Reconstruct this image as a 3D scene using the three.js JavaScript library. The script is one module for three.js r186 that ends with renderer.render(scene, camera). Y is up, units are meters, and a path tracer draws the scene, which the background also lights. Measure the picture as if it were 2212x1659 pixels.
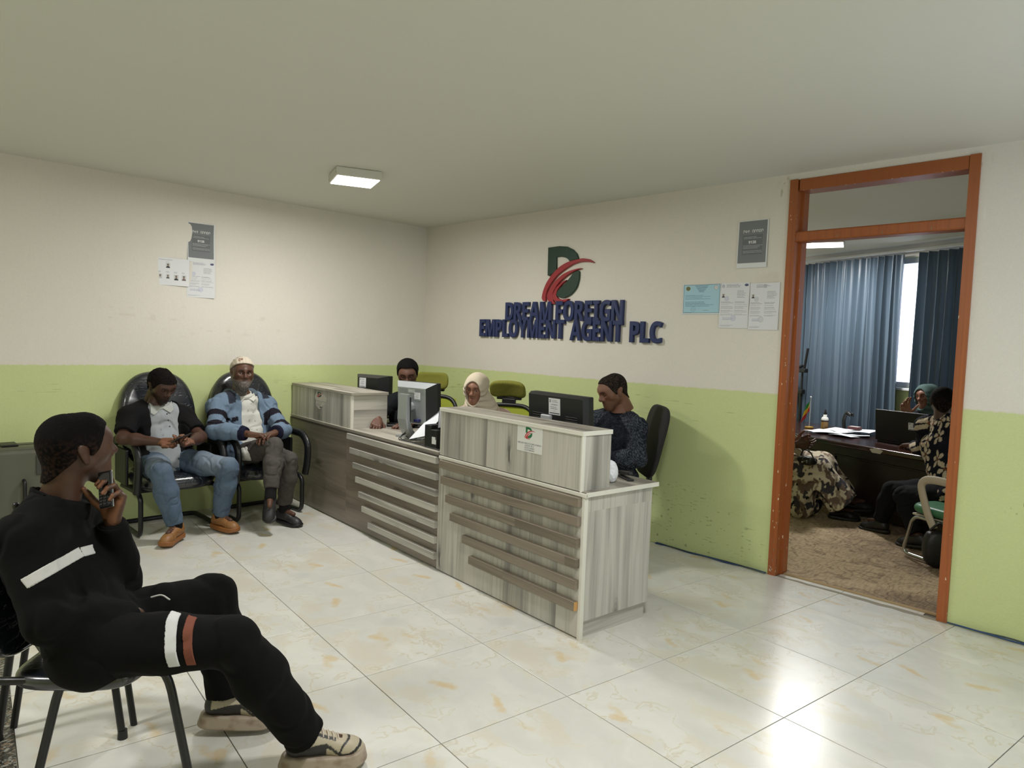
import * as THREE from 'three';
import { RoundedBoxGeometry } from 'three/addons/geometries/RoundedBoxGeometry.js';
import { mergeGeometries, mergeVertices, toCreasedNormals } from 'three/addons/utils/BufferGeometryUtils.js';
import { RectAreaLightUniformsLib } from 'three/addons/lights/RectAreaLightUniformsLib.js';
import { FontLoader } from 'three/addons/loaders/FontLoader.js';
import { TextGeometry } from 'three/addons/geometries/TextGeometry.js';

// ---------------------------------------------------------------- camera, sky, exposure
// Room frame: the corner of the two painted walls is the origin, x runs along the wall with the sign, z along the other wall, y up.
const scene = new THREE.Scene();
const camera = new THREE.PerspectiveCamera(57.193, 2212 / 1659, 0.05, 60);
camera.position.set(5.762, 1.436, 4.301);
camera.rotation.set(-0.06185, 0.80196, 0.03548, 'YXZ');
scene.add(camera);
const renderer = new THREE.WebGLRenderer({ antialias: true });
renderer.toneMapping = THREE.LinearToneMapping;
renderer.toneMappingExposure = 1.0;
renderer.shadowMap.enabled = true;
RectAreaLightUniformsLib.init();
scene.background = new THREE.Color(0.80, 0.90, 1.12);   // bright overcast sky, seen and felt only through the windows
scene.backgroundIntensity = 3.4;
const LAMP = 158.0, LAMP_COLOUR = new THREE.Color(1.0, 0.985, 0.95);   // light of the ceiling lamps
// ---------------------------------------------------------------- helpers
const V = (x, y, z) => new THREE.Vector3(x, y, z);
const R = (d) => d * Math.PI / 180;
let seed = 12345;
const rnd = () => { seed = (Math.imul(seed, 1664525) + 1013904223) >>> 0; return seed / 4294967296; };
const reseed = (s) => { seed = s >>> 0; };
const lerp = (a, b, t) => a + (b - a) * t, clamp = (x, a, b) => x < a ? a : x > b ? b : x, sstep = (a, b, x) => { const t = clamp((x - a) / (b - a), 0, 1); return t * t * (3 - 2 * t); };
const PT = new Uint8Array(1024), PF = new Float64Array(256); { let q = 987654321; const r = () => { q = (Math.imul(q, 1664525) + 1013904223) >>> 0; return q / 4294967296; }; const a = Array.from({ length: 256 }, (_, i) => i); for (let i = 255; i > 0; i--) { const j = Math.floor(r() * (i + 1)); [a[i], a[j]] = [a[j], a[i]]; } for (let i = 0; i < 1024; i++) PT[i] = a[i & 255]; for (let i = 0; i < 256; i++) PF[i] = (i + 0.5) / 256; }
const hash3 = (x, y, z) => PF[PT[PT[PT[x & 255] + (y & 255)] + (z & 255)]];
function noise(x, y, z = 0) {   // smooth value noise, 0..1
  const ix = Math.floor(x), iy = Math.floor(y), iz = Math.floor(z), fx = x - ix, fy = y - iy, fz = z - iz, u = fx * fx * (3 - 2 * fx), v = fy * fy * (3 - 2 * fy), w = fz * fz * (3 - 2 * fz);
  const X0 = PT[ix & 255], X1 = PT[(ix + 1) & 255], y0 = iy & 255, y1 = (iy + 1) & 255, z0 = iz & 255, z1 = (iz + 1) & 255, A0 = PT[X0 + y0], A1 = PT[X1 + y0], B0 = PT[X0 + y1], B1 = PT[X1 + y1];
  const a = PF[PT[A0 + z0]], b = PF[PT[B0 + z0]], c = PF[PT[A0 + z1]], d = PF[PT[B0 + z1]];
  const p = a + (PF[PT[A1 + z0]] - a) * u, q = b + (PF[PT[B1 + z0]] - b) * u, r = c + (PF[PT[A1 + z1]] - c) * u, t = d + (PF[PT[B1 + z1]] - d) * u, m = p + (q - p) * v, n = r + (t - r) * v;
  return m + (n - m) * w;
}
const fbm = (x, y, z = 0, o = 4) => { let s = 0, a = 0.5, n = 0; for (let i = 0; i < o; i++) { s += a * noise(x, y, z); n += a; a *= 0.5; x = x * 2.03 + 17.1; y = y * 2.03 + 9.7; z = z * 2.03 + 3.3; } return s / n; };
const col = (c) => new THREE.Color(c);
const names = {};
function numbered(n) { const k = names[n] = (names[n] ?? -1) + 1; return k ? n + '_' + String(k).padStart(3, '0') : n; }
function std(color, rough = 0.6, extra = {}) { return new THREE.MeshStandardMaterial({ color, roughness: rough, metalness: 0, ...extra }); }
function thing(name, label, category, pos = [0, 0, 0], turn = 0, group) {
  const o = new THREE.Group(); o.name = numbered(name); o.position.set(...pos); o.rotation.y = turn;
  o.userData = { label, category }; if (group) o.userData.group = group; scene.add(o); return o;
}
function mesh(name, geo, mat, parent, label) {
  const m = new THREE.Mesh(Array.isArray(geo) ? merge(geo) : geo, mat); m.castShadow = m.receiveShadow = true;
  m.name = parent ? name : numbered(name); if (label) m.userData.label = label; (parent ?? scene).add(m); return m;
}
function tag(o, label, category, group) { Object.assign(o.userData, { label, category }); if (group) o.userData.group = group; return o; }
function struct(name, geo, mat, parent) { const m = mesh(name, geo, mat, parent); m.userData.kind = 'structure'; return m; }
function merge(list) { const some = list.map((g) => g.index ? g.toNonIndexed() : g); const keys = ['position', 'normal', 'uv']; for (const g of some) { for (const k of Object.keys(g.attributes)) if (!keys.includes(k)) g.deleteAttribute(k); if (!g.attributes.uv) g.setAttribute('uv', new THREE.BufferAttribute(new Float32Array(g.attributes.position.count * 2), 2)); } return mergeGeometries(some); }
// box given by its min and max corner, rounded edges, uv in metres by the dominant axis
function boxUV(g) {
  const p = g.attributes.position, n = g.attributes.normal, uv = new Float32Array(p.count * 2);
  for (let i = 0; i < p.count; i++) { const ax = Math.abs(n.getX(i)), ay = Math.abs(n.getY(i)), az = Math.abs(n.getZ(i));
    if (ay >= ax && ay >= az) { uv[2 * i] = p.getX(i); uv[2 * i + 1] = p.getZ(i); } else if (ax >= az) { uv[2 * i] = p.getZ(i); uv[2 * i + 1] = p.getY(i); } else { uv[2 * i] = p.getX(i); uv[2 * i + 1] = p.getY(i); } }
  g.setAttribute('uv', new THREE.BufferAttribute(uv, 2)); return g;
}
function box(x0, y0, z0, x1, y1, z1, r = 0) {
  const w = x1 - x0, h = y1 - y0, d = z1 - z0, g = r > 0 ? new RoundedBoxGeometry(w, h, d, 2, Math.min(r, w / 2.01, h / 2.01, d / 2.01)) : new THREE.BoxGeometry(w, h, d);
  g.translate((x0 + x1) / 2, (y0 + y1) / 2, (z0 + z1) / 2); return boxUV(g);
}
function tube(pts, r, seg = 40, rs = 10, closed = false, tension = 0.5) {
  const c = new THREE.CatmullRomCurve3(pts.map((p) => Array.isArray(p) ? V(...p) : p), closed, 'catmullrom', tension);
  return capped(new THREE.TubeGeometry(c, seg, r, rs, closed), c, r, rs, closed);
}
function capped(g, c, r, rs, closed) { if (closed) return g; const a = new THREE.SphereGeometry(r, rs, 6), b = a.clone(), p0 = c.getPoint(0), p1 = c.getPoint(1); a.translate(p0.x, p0.y, p0.z); b.translate(p1.x, p1.y, p1.z); return merge([g, a, b]); }
// polyline with rounded corners, as a CurvePath sampled to a tube
function bent(pts, r, fil, rs = 10) {
  const P = pts.map((p) => V(...p)), out = [P[0]];
  for (let i = 1; i < P.length - 1; i++) { const a = P[i - 1], b = P[i], c = P[i + 1], f = Math.min(fil, a.distanceTo(b) / 2.1, c.distanceTo(b) / 2.1);
    const s = b.clone().lerp(a, f / a.distanceTo(b)), e = b.clone().lerp(c, f / c.distanceTo(b)); const q = new THREE.QuadraticBezierCurve3(s, b, e); out.push(...q.getPoints(7)); }
  out.push(P[P.length - 1]);
  const cp = new THREE.CurvePath(); for (let i = 0; i < out.length - 1; i++) if (out[i].distanceTo(out[i + 1]) > 1e-5) cp.add(new THREE.LineCurve3(out[i], out[i + 1]));
  const L = cp.getLength(); return capped(new THREE.TubeGeometry(cp, Math.min(400, Math.ceil(L / 0.012)), r, rs, false), cp, r, rs, false);
}
function cyl(a, b, r0, r1 = r0, seg = 14) { const A = V(...a), B = V(...b), d = B.clone().sub(A), g = new THREE.CylinderGeometry(r1, r0, d.length(), seg); g.applyQuaternion(new THREE.Quaternion().setFromUnitVectors(V(0, 1, 0), d.clone().normalize())); const m = A.add(B).multiplyScalar(0.5); g.translate(m.x, m.y, m.z); return g; }
function place(g, pos, rot = [0, 0, 0], order = 'YXZ') { g.applyMatrix4(new THREE.Matrix4().makeRotationFromEuler(new THREE.Euler(...rot, order))); g.translate(...pos); return g; }
function extrude(pts, depth, bevel = 0, curve = 12) { const s = pts instanceof THREE.Shape ? pts : new THREE.Shape(pts.map((p) => new THREE.Vector2(...p))); return new THREE.ExtrudeGeometry(s, { depth, bevelEnabled: bevel > 0, bevelSize: bevel, bevelThickness: bevel, bevelOffset: -bevel, bevelSegments: 2, curveSegments: curve }); }
// textures
function dataTex(w, h, f, srgb = true) {   // f(u, v) -> [r, g, b] in 0..255 (v up)
  const d = new Uint8Array(w * h * 4); for (let j = 0; j < h; j++) for (let i = 0; i < w; i++) { const c = f((i + 0.5) / w, (j + 0.5) / h), k = (j * w + i) * 4; d[k] = clamp(c[0], 0, 255); d[k + 1] = clamp(c[1], 0, 255); d[k + 2] = clamp(c[2], 0, 255); d[k + 3] = 255; }
  const t = new THREE.DataTexture(d, w, h); t.wrapS = t.wrapT = THREE.RepeatWrapping; t.magFilter = THREE.LinearFilter; t.minFilter = THREE.LinearMipmapLinearFilter; t.generateMipmaps = true; if (srgb) t.colorSpace = THREE.SRGBColorSpace; t.needsUpdate = true; return t;
}
function canvasTex(w, h, draw) { const c = document.createElement('canvas'); c.width = w; c.height = h; const g = c.getContext('2d'); draw(g, w, h); const t = new THREE.CanvasTexture(c); t.colorSpace = THREE.SRGBColorSpace; t.wrapS = t.wrapT = THREE.RepeatWrapping; return t; }

// ---------------------------------------------------------------- soft bodies: distance fields meshed by surface nets
// prims: [a, b, ra, rb, n?, flat?]  tapered capsules; flat > 1 thins the capsule along n
class Field {
  constructor(prims, k = 0.03) {
    this.k = k; this.n = prims.length; this.d = new Float64Array(this.n * 13);
    prims.forEach(([a, b, ra, rb, nn, fl], i) => { const o = i * 13, D = this.d; D[o] = a.x; D[o + 1] = a.y; D[o + 2] = a.z; D[o + 3] = b.x - a.x; D[o + 4] = b.y - a.y; D[o + 5] = b.z - a.z; D[o + 6] = 1 / Math.max(1e-9, D[o + 3] ** 2 + D[o + 4] ** 2 + D[o + 5] ** 2); D[o + 7] = ra; D[o + 8] = rb; if (nn) { D[o + 9] = nn.x; D[o + 10] = nn.y; D[o + 11] = nn.z; D[o + 12] = fl; } });
  }
  at(x, y, z) {
    const D = this.d, k = this.k; let r = 1e3;
    for (let o = 0; o < D.length; o += 13) {
      let px = x - D[o], py = y - D[o + 1], pz = z - D[o + 2]; const t = clamp((px * D[o + 3] + py * D[o + 4] + pz * D[o + 5]) * D[o + 6], 0, 1);
      px -= D[o + 3] * t; py -= D[o + 4] * t; pz -= D[o + 5] * t;
      if (D[o + 12]) { const s = (px * D[o + 9] + py * D[o + 10] + pz * D[o + 11]) * (D[o + 12] - 1); px += D[o + 9] * s; py += D[o + 10] * s; pz += D[o + 11] * s; }
      const e = Math.sqrt(px * px + py * py + pz * pz) - D[o + 7] - (D[o + 8] - D[o + 7]) * t, h = k - Math.abs(r - e);
      r = (r < e ? r : e) - (h > 0 ? h * h / (4 * k) : 0);
    }
    return r;
  }
  box(m = 0.02) { const b = new THREE.Box3(), D = this.d; for (let o = 0; o < D.length; o += 13) { const r = Math.max(D[o + 7], D[o + 8]) + m; for (const t of [0, 1]) { const p = V(D[o] + D[o + 3] * t, D[o + 1] + D[o + 4] * t, D[o + 2] + D[o + 5] * t); b.expandByPoint(p.clone().addScalar(r)); b.expandByPoint(p.addScalar(-r)); } } return b; }
}
const smin = (a, b, k) => { const h = k - Math.abs(a - b); return (a < b ? a : b) - (h > 0 ? h * h / (4 * k) : 0); };
const smax = (a, b, k) => -smin(-a, -b, k);
function nets(f, bounds, h, colour) {
  const mn = bounds.min, sz = bounds.max.clone().sub(mn), nx = Math.ceil(sz.x / h) + 2, ny = Math.ceil(sz.y / h) + 2, nz = Math.ceil(sz.z / h) + 2, F = new Float32Array(nx * ny * nz).fill(1), B = 6;
  for (let bz = 0; bz < nz; bz += B) for (let by = 0; by < ny; by += B) for (let bx = 0; bx < nx; bx += B) {
    const c = f(mn.x + (bx + B / 2 - 0.5) * h, mn.y + (by + B / 2 - 0.5) * h, mn.z + (bz + B / 2 - 0.5) * h), far = Math.abs(c) > h * B * 1.2, ez = Math.min(nz, bz + B), ey = Math.min(ny, by + B), ex = Math.min(nx, bx + B);
    for (let z = bz; z < ez; z++) for (let y = by; y < ey; y++) for (let x = bx; x < ex; x++) F[(z * ny + y) * nx + x] = far ? c : f(mn.x + x * h, mn.y + y * h, mn.z + z * h);
  }
  const id = new Int32Array(nx * ny * nz).fill(-1), pos = [], idx = [], E = [[0, 1], [2, 3], [4, 5], [6, 7], [0, 2], [1, 3], [4, 6], [5, 7], [0, 4], [1, 5], [2, 6], [3, 7]], v = new Float64Array(8);
  for (let z = 0; z < nz - 1; z++) for (let y = 0; y < ny - 1; y++) for (let x = 0; x < nx - 1; x++) {
    const o = (z * ny + y) * nx + x; let m = 0;
    for (let c = 0; c < 8; c++) { v[c] = F[o + (c & 1) + ((c >> 1) & 1) * nx + (c >> 2) * nx * ny]; if (v[c] < 0) m |= 1 << c; }
    if (m === 0 || m === 255) continue;
    let sx = 0, sy = 0, sz2 = 0, n = 0;
    for (const [a, b] of E) if ((v[a] < 0) !== (v[b] < 0)) { const t = v[a] / (v[a] - v[b]); sx += lerp(a & 1, b & 1, t); sy += lerp((a >> 1) & 1, (b >> 1) & 1, t); sz2 += lerp(a >> 2, b >> 2, t); n++; }
    id[o] = pos.length / 3; pos.push(mn.x + (x + sx / n) * h, mn.y + (y + sy / n) * h, mn.z + (z + sz2 / n) * h);
  }
  const quad = (a, b, c, d, flip) => { flip = !flip; if (a < 0 || b < 0 || c < 0 || d < 0) return; if (flip) idx.push(a, c, b, a, d, c); else idx.push(a, b, c, a, c, d); };
  for (let z = 1; z < nz - 1; z++) for (let y = 1; y < ny - 1; y++) for (let x = 1; x < nx - 1; x++) {
    const o = (z * ny + y) * nx + x, s = F[o] < 0;
    if (s !== F[o + 1] < 0) quad(id[o], id[o - nx], id[o - nx - nx * ny], id[o - nx * ny], s);
    if (s !== F[o + nx] < 0) quad(id[o], id[o - nx * ny], id[o - nx * ny - 1], id[o - 1], s);
    if (s !== F[o + nx * ny] < 0) quad(id[o], id[o - 1], id[o - 1 - nx], id[o - nx], s);
  }
  const N = pos.length / 3, P = new Float32Array(pos), nor = new Float32Array(N * 3), cl = new Float32Array(N * 3), e = h * 0.6;
  for (let i = 0; i < N; i++) {
    let x = P[3 * i], y = P[3 * i + 1], z = P[3 * i + 2];
    let gx = f(x + e, y, z) - f(x - e, y, z), gy = f(x, y + e, z) - f(x, y - e, z), gz = f(x, y, z + e) - f(x, y, z - e); const g = Math.hypot(gx, gy, gz) || 1; gx /= g; gy /= g; gz /= g;
    const st = clamp(f(x, y, z) / Math.max(0.4, g / (2 * e)), -h * 0.5, h * 0.5); x -= gx * st; y -= gy * st; z -= gz * st; P[3 * i] = x; P[3 * i + 1] = y; P[3 * i + 2] = z; nor[3 * i] = gx; nor[3 * i + 1] = gy; nor[3 * i + 2] = gz;
    if (colour) { const c = colour(x, y, z, nor[3 * i], nor[3 * i + 1], nor[3 * i + 2]); cl[3 * i] = c.r; cl[3 * i + 1] = c.g; cl[3 * i + 2] = c.b; } else cl[3 * i] = cl[3 * i + 1] = cl[3 * i + 2] = 1;
  }
  const g = new THREE.BufferGeometry(); g.setAttribute('position', new THREE.BufferAttribute(P, 3)); g.setAttribute('normal', new THREE.BufferAttribute(nor, 3)); g.setAttribute('color', new THREE.BufferAttribute(cl, 3)); g.setIndex(new THREE.BufferAttribute(new Uint32Array(idx), 1)); return g;
}
// ---------------------------------------------------------------- materials of the room
const H = 2.525, XR = 6.45, ZF = 6.6, PAINT = 1.155;
const wallX = (z) => 0.02 + 0.029 * z;                      // inner face of the left wall
function wallTexture(len, hgt, s, marks) {                   // cream above, lime green below, hand-cut edge, scuffs where the photograph has them
  const w = 2048, h = 768;
  return dataTex(w, h, (u, v) => {
    const x = u * len, y = v * hgt, edge = PAINT + 0.008 * (fbm(x * 1.3, s, 0, 3) - 0.5) + 0.004 * (noise(x * 40, s) - 0.5);
    const n = (fbm(x * 3, y * 3, s, 4) - 0.5) * 5 + (noise(x * 160, y * 160, s) - 0.5) * 4;
    let c = y > edge ? [224, 219, 208] : [203, 213, 152]; if (Math.abs(y - edge) < 0.006) c = y > edge ? [218, 214, 194] : [203, 213, 156];
    c = [c[0] + n, c[1] + n, c[2] + n];
    for (const [mx, my, rx, ry, rgb, a, f] of marks) { const dx = (x - mx) / rx, dy = (y - my) / ry, q = dx * dx + dy * dy; if (q < 1) { const g = noise(x * f[0], y * f[1], mx * 7); const m = sstep(0.74, 0.92, g) * a * 0.8 * Math.min(1, (1 - q) * 2); c = [lerp(c[0], rgb[0], m), lerp(c[1], rgb[1], m), lerp(c[2], rgb[2], m)]; } }
    return c;
  });
}
const plasterBump = dataTex(512, 512, (u, v) => { const g = 120 + 60 * (fbm(u * 24, v * 24, 3, 4) - 0.5) + 40 * (noise(u * 128, v * 128, 1) - 0.5); return [g, g, g]; }, false);
plasterBump.repeat.set(1.5, 1.5);
const DK = [96, 104, 62], BR = [150, 140, 105], WH = [232, 230, 222];
const backTex = wallTexture(XR + 0.2, H, 5, [[3.05, 0.16, 0.75, 0.24, DK, 0.55, [38, 120]], [2.9, 0.4, 0.5, 0.1, DK, 0.35, [30, 150]], [2.8, 0.98, 0.9, 0.12, DK, 0.3, [12, 160]], [0.9, 1.02, 0.9, 0.12, DK, 0.35, [12, 170]], [5.06, 0.66, 0.10, 0.06, DK, 0.7, [150, 40]], [5.1, 0.55, 0.06, 0.12, DK, 0.4, [150, 40]],
  [4.775, 1.9, 0.05, 0.62, WH, 0.85, [60, 12]], [4.77, 2.42, 0.08, 0.09, BR, 0.5, [60, 30]], [3.72, 2.44, 0.07, 0.08, BR, 0.6, [60, 40]], [3.5, 1.9, 0.35, 0.5, BR, 0.12, [9, 9]]]);
const leftTex = wallTexture(7.2, H, 9, [[1.55, 0.98, 0.5, 0.1, DK, 0.2, [12, 160]], [3.25, 1.0, 0.4, 0.04, DK, 0.35, [10, 170]], [2.3, 1.5, 1.0, 0.15, BR, 0.12, [14, 40]]]);
function painted(tex, len) { const t = tex; t.repeat.set(1 / len, 1 / H); t.wrapS = t.wrapT = THREE.ClampToEdgeWrapping; return new THREE.MeshStandardMaterial({ map: t, roughness: 0.55, bumpMap: plasterBump, bumpScale: 0.0015 }); }
const backMat = painted(backTex, XR + 0.2), leftMat = painted(leftTex, 7.2);
const whiteMat = std(0xd9d8cf, 0.8, { bumpMap: plasterBump, bumpScale: 0.001 });

// ---------------------------------------------------------------- shell
{ // wall with the sign: door opening on the right
  const s = new THREE.Shape(); s.moveTo(-0.2, 0); s.lineTo(3.742, 0); s.lineTo(3.742, 2.485); s.lineTo(4.752, 2.485); s.lineTo(4.752, 0); s.lineTo(XR, 0); s.lineTo(XR, H); s.lineTo(-0.2, H); s.closePath();
  struct('wall_back', extrude(s, 0.12).translate(0, 0, -0.12), backMat);
}
{ // left wall, slightly out of square
  const g = new THREE.BoxGeometry(7.0, H, 0.12); g.translate(3.5, H / 2, 0.06); const p = g.attributes.position, uv = g.attributes.uv; for (let i = 0; i < p.count; i++) uv.setXY(i, p.getX(i), p.getY(i));
  g.rotateY(-Math.PI / 2 + Math.atan(0.029)); g.translate(wallX(0), 0, 0); g.translate(-0.0, 0, 0);
  struct('wall_left', g, leftMat);
}
{ // right wall with the window that brightens that side of the room (outside the frame)
  const s = new THREE.Shape(); s.moveTo(0, 0); s.lineTo(ZF, 0); s.lineTo(ZF, H); s.lineTo(0, H); s.closePath();
  const hole = new THREE.Path(); hole.moveTo(0.5, 0.95); hole.lineTo(0.5, 2.2); hole.lineTo(2.1, 2.2); hole.lineTo(2.1, 0.95); hole.closePath(); s.holes.push(hole);
  const g = extrude(s, 0.15); g.rotateY(-Math.PI / 2); g.translate(XR + 0.15, 0, 0); struct('wall_right', g, backMat);
  const fm = std(0xd8d8d6, 0.4), fr = [box(XR + 0.05, 0.95, 0.5, XR + 0.10, 1.0, 2.1), box(XR + 0.05, 2.15, 0.5, XR + 0.10, 2.2, 2.1), box(XR + 0.05, 0.95, 0.5, XR + 0.10, 2.2, 0.55), box(XR + 0.05, 0.95, 2.05, XR + 0.10, 2.2, 2.1), box(XR + 0.05, 0.95, 1.275, XR + 0.10, 2.2, 1.325)];
  const w = struct('window_1', fr, fm); const pane = mesh('pane', box(XR + 0.07, 0.98, 0.53, XR + 0.076, 2.17, 2.07), new THREE.MeshPhysicalMaterial({ color: 0xffffff, roughness: 0.02, transmission: 1, thickness: 0 }), w);
}
struct('wall_front', box(0, 0, ZF, XR, H, ZF + 0.12), backMat);
struct('ceiling', box(-0.1, H, -0.12, XR + 0.15, H + 0.1, ZF + 0.12), whiteMat);

// ---------------------------------------------------------------- tiled floor
const marble = [3, 11, 23, 37].map((s) => dataTex(512, 512, (u, v) => {
  const x = u * 4, y = v * 4, wx = fbm(x * 1.1, y * 1.1, s, 4) * 2.2, wy = fbm(x * 1.1 + 9, y * 1.1, s + 5, 4) * 2.2;
  const cloud = fbm(x * 0.8 + wx, y * 1.3 + wy, s, 5), vein = Math.abs(fbm(x * 0.7 + wx * 1.4, y * 0.9 + wy, s + 2, 5) - 0.5), warm = fbm(x * 0.9 + wy, y * 1.8 + wx, s + 8, 4);
  let c = [209 + (cloud - 0.5) * 24, 208 + (cloud - 0.5) * 23, 201 + (cloud - 0.5) * 22];
  const w = sstep(0.55, 0.75, warm) * 0.5; c = [lerp(c[0], 207, w), lerp(c[1], 199, w), lerp(c[2], 178, w)];
  const t = sstep(0.035, 0.0, vein) * sstep(0.42, 0.62, cloud); c = [lerp(c[0], 196, t * 0.6), lerp(c[1], 188, t * 0.6), lerp(c[2], 165, t * 0.6)];
  for (let i = 0; i < 3; i++) { const px = hash3(s, i, 1) * 0.84 + 0.08, py = hash3(s, i, 2) * 0.84 + 0.08, a = (hash3(s, i, 3) - 0.5) * 1.2, dx = u - px, dy = v - py, rx = (dx * Math.cos(a) + dy * Math.sin(a)) / 0.14, ry = (-dx * Math.sin(a) + dy * Math.cos(a)) / 0.05, q = Math.sqrt(rx * rx + ry * ry) + (fbm(u * 22, v * 22, s + i, 3) - 0.5) * 1.3;
    const o = sstep(0.95, 0.05, q) * (0.15 + 0.35 * hash3(s, i, 4)); c = [lerp(c[0], 205, o), lerp(c[1], 165, o), lerp(c[2], 100, o)]; }
  return c;
}));
const tileMats = marble.map((t) => new THREE.MeshPhysicalMaterial({ map: t, roughness: 0.26, specularIntensity: 1.0, ior: 1.5 }));
const floor = struct('floor', box(-0.1, -0.12, -0.07, XR + 0.15, -0.0035, ZF + 0.12), std(0x6d6a60, 0.9));
function clipPoly(poly, a, b, c) { const out = []; for (let i = 0; i < poly.length; i++) { const p = poly[i], q = poly[(i + 1) % poly.length], dp = a * p[0] + b * p[1] - c, dq = a * q[0] + b * q[1] - c; if (dp >= 0) out.push(p); if (dp * dq < 0) { const t = dp / (dp - dq); out.push([lerp(p[0], q[0], t), lerp(p[1], q[1], t)]); } } return out; }
{
  const ti = [0.9939, 0.1099], tj = [-0.1099, 0.9939], o = [1.498, 2.506], G = 0.0016, S = 0.6, BV = 0.0012;
  const inside = (poly) => { let p = clipPoly(poly, 1, -0.029, 0.02); p = clipPoly(p, -1, 0, -XR); p = clipPoly(p, 0, 1, 0.003); return clipPoly(p, 0, -1, -ZF); };
  const full = {};
  for (let i = -6; i < 12; i++) for (let j = -6; j < 10; j++) {
    const P = (u, v) => [o[0] + ti[0] * u * S + tj[0] * v * S, o[1] + ti[1] * u * S + tj[1] * v * S], g = G / S;
    const q = [P(i + g, j + g), P(i + 1 - g, j + g), P(i + 1 - g, j + 1 - g), P(i + g, j + 1 - g)], c = inside(q); if (c.length < 3) continue;
    let area = 0; for (let k = 0; k < c.length; k++) { const a = c[k], b = c[(k + 1) % c.length]; area += a[0] * b[1] - a[1] * b[0]; } if (Math.abs(area) < 0.003) continue;
    const cut = c.some((p, k) => !q[k] || Math.hypot(p[0] - q[k][0], p[1] - q[k][1]) > 1e-6) || c.length !== 4, mt = Math.floor(hash3(i, j, 7) * 4), flip = Math.floor(hash3(i, j, 9) * 4);
    const make = (poly, P0) => {   // bevelled slab, uv over the whole tile
      const geo = extrude(poly.map((p) => [p[0] - P0[0], -(p[1] - P0[1])]), 0.004, BV); geo.rotateX(-Math.PI / 2); geo.translate(0, -0.004 - 0.0012, 0);
      const ps = geo.attributes.position, uv = geo.attributes.uv; for (let k = 0; k < ps.count; k++) { const dx = ps.getX(k), dz = ps.getZ(k); let u = (dx * ti[0] + dz * ti[1]) / S, v = (dx * tj[0] + dz * tj[1]) / S; if (flip & 1) u = 1 - u; if (flip & 2) v = 1 - v; uv.setXY(k, u, v); } return geo;
    };
    const P0 = P(i, j); let geo; if (cut) geo = make(c, P0); else geo = full[flip] ??= make(q, P0);
    const m = mesh('tile', geo, tileMats[mt], floor); m.position.set(P0[0], 0.0, P0[1]);
  }
  // threshold: broken cement joint and a narrow strip of cut tile under the door
  mesh('threshold_strip', [box(3.80, -0.003, -0.068, 4.19, 0.0006, -0.012, 0.001), box(4.193, -0.003, -0.068, 4.63, 0.0006, -0.02, 0.001)], tileMats[1], floor);
  const cm = std(0x8d8878, 0.95, { bumpMap: plasterBump, bumpScale: 0.01 });
  reseed(5); const pts = []; for (let k = 0; k <= 14; k++) pts.push([3.8 + k * 0.068, -0.022 + rnd() * 0.012]); for (let k = 14; k >= 0; k--) pts.push([3.8 + k * 0.068, 0.001 + (k > 6 ? 0.012 : 0.002) + rnd() * 0.016]);
  const cg = extrude(pts.map(([x, z]) => [x, -z]), 0.003); cg.rotateX(-Math.PI / 2); cg.translate(0, -0.0015, 0); mesh('cement_joint', cg, cm, floor, 'broken grey cement joint across the doorway');
  const gt = canvasTex(512, 512, (g, w, h) => { g.fillStyle = '#3b3a36'; g.fillRect(0, 0, w, h); reseed(77); for (let i = 0; i < 5200; i++) { const s = rnd(); g.fillStyle = ['#1c1d1c', '#6f6f6a', '#94928a', '#54514a', '#7a6a5a'][Math.floor(rnd() * 5)]; g.beginPath(); g.ellipse(rnd() * w, rnd() * h, 2 + s * 7, 1.5 + rnd() * 4, rnd() * 3, 0, 7); g.fill(); } });
  gt.repeat.set(1.6, 1.6);
  mesh('granite_strip', boxUV(extrude([[1.9, -3.75], [3.4, -3.93], [3.4, -4.6], [1.9, -4.6]], 0.004).rotateX(-Math.PI / 2).translate(0, 0.0002, 0)), new THREE.MeshStandardMaterial({ map: gt, roughness: 0.25 }), floor, 'dark speckled granite strip');
}

// ---------------------------------------------------------------- door frame
const paintWood = (() => {
  const t = canvasTex(256, 2048, (g, w, h) => {
    g.fillStyle = '#9c582c'; g.fillRect(0, 0, w, h); reseed(21);
    for (let i = 0; i < 420; i++) { g.fillStyle = `rgba(${rnd() > 0.5 ? '190,98,44' : '118,58,30'},${0.05 + rnd() * 0.10})`; g.fillRect(rnd() * w, rnd() * h, 2 + rnd() * 9, 120 + rnd() * 700); }
    for (let i = 0; i < 80; i++) { const y = h * (rnd() < 0.45 ? 1 - rnd() * rnd() * 0.16 : rnd()), x = rnd() < 0.6 ? rnd() * 50 : rnd() * w; g.fillStyle = rnd() > 0.4 ? '#d9cdb4' : '#8a6a55'; g.beginPath(); const k = 1 + rnd() * 3; for (let a = 0; a < 7; a++) g.lineTo(x + Math.cos(a) * k * (0.5 + rnd()), y + Math.sin(a) * k * (0.7 + rnd() * 3.2)); g.fill(); }
  });
  t.repeat.set(1 / 0.25, 1 / 2.5); return new THREE.MeshStandardMaterial({ map: t, roughness: 0.42 });
})();
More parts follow.
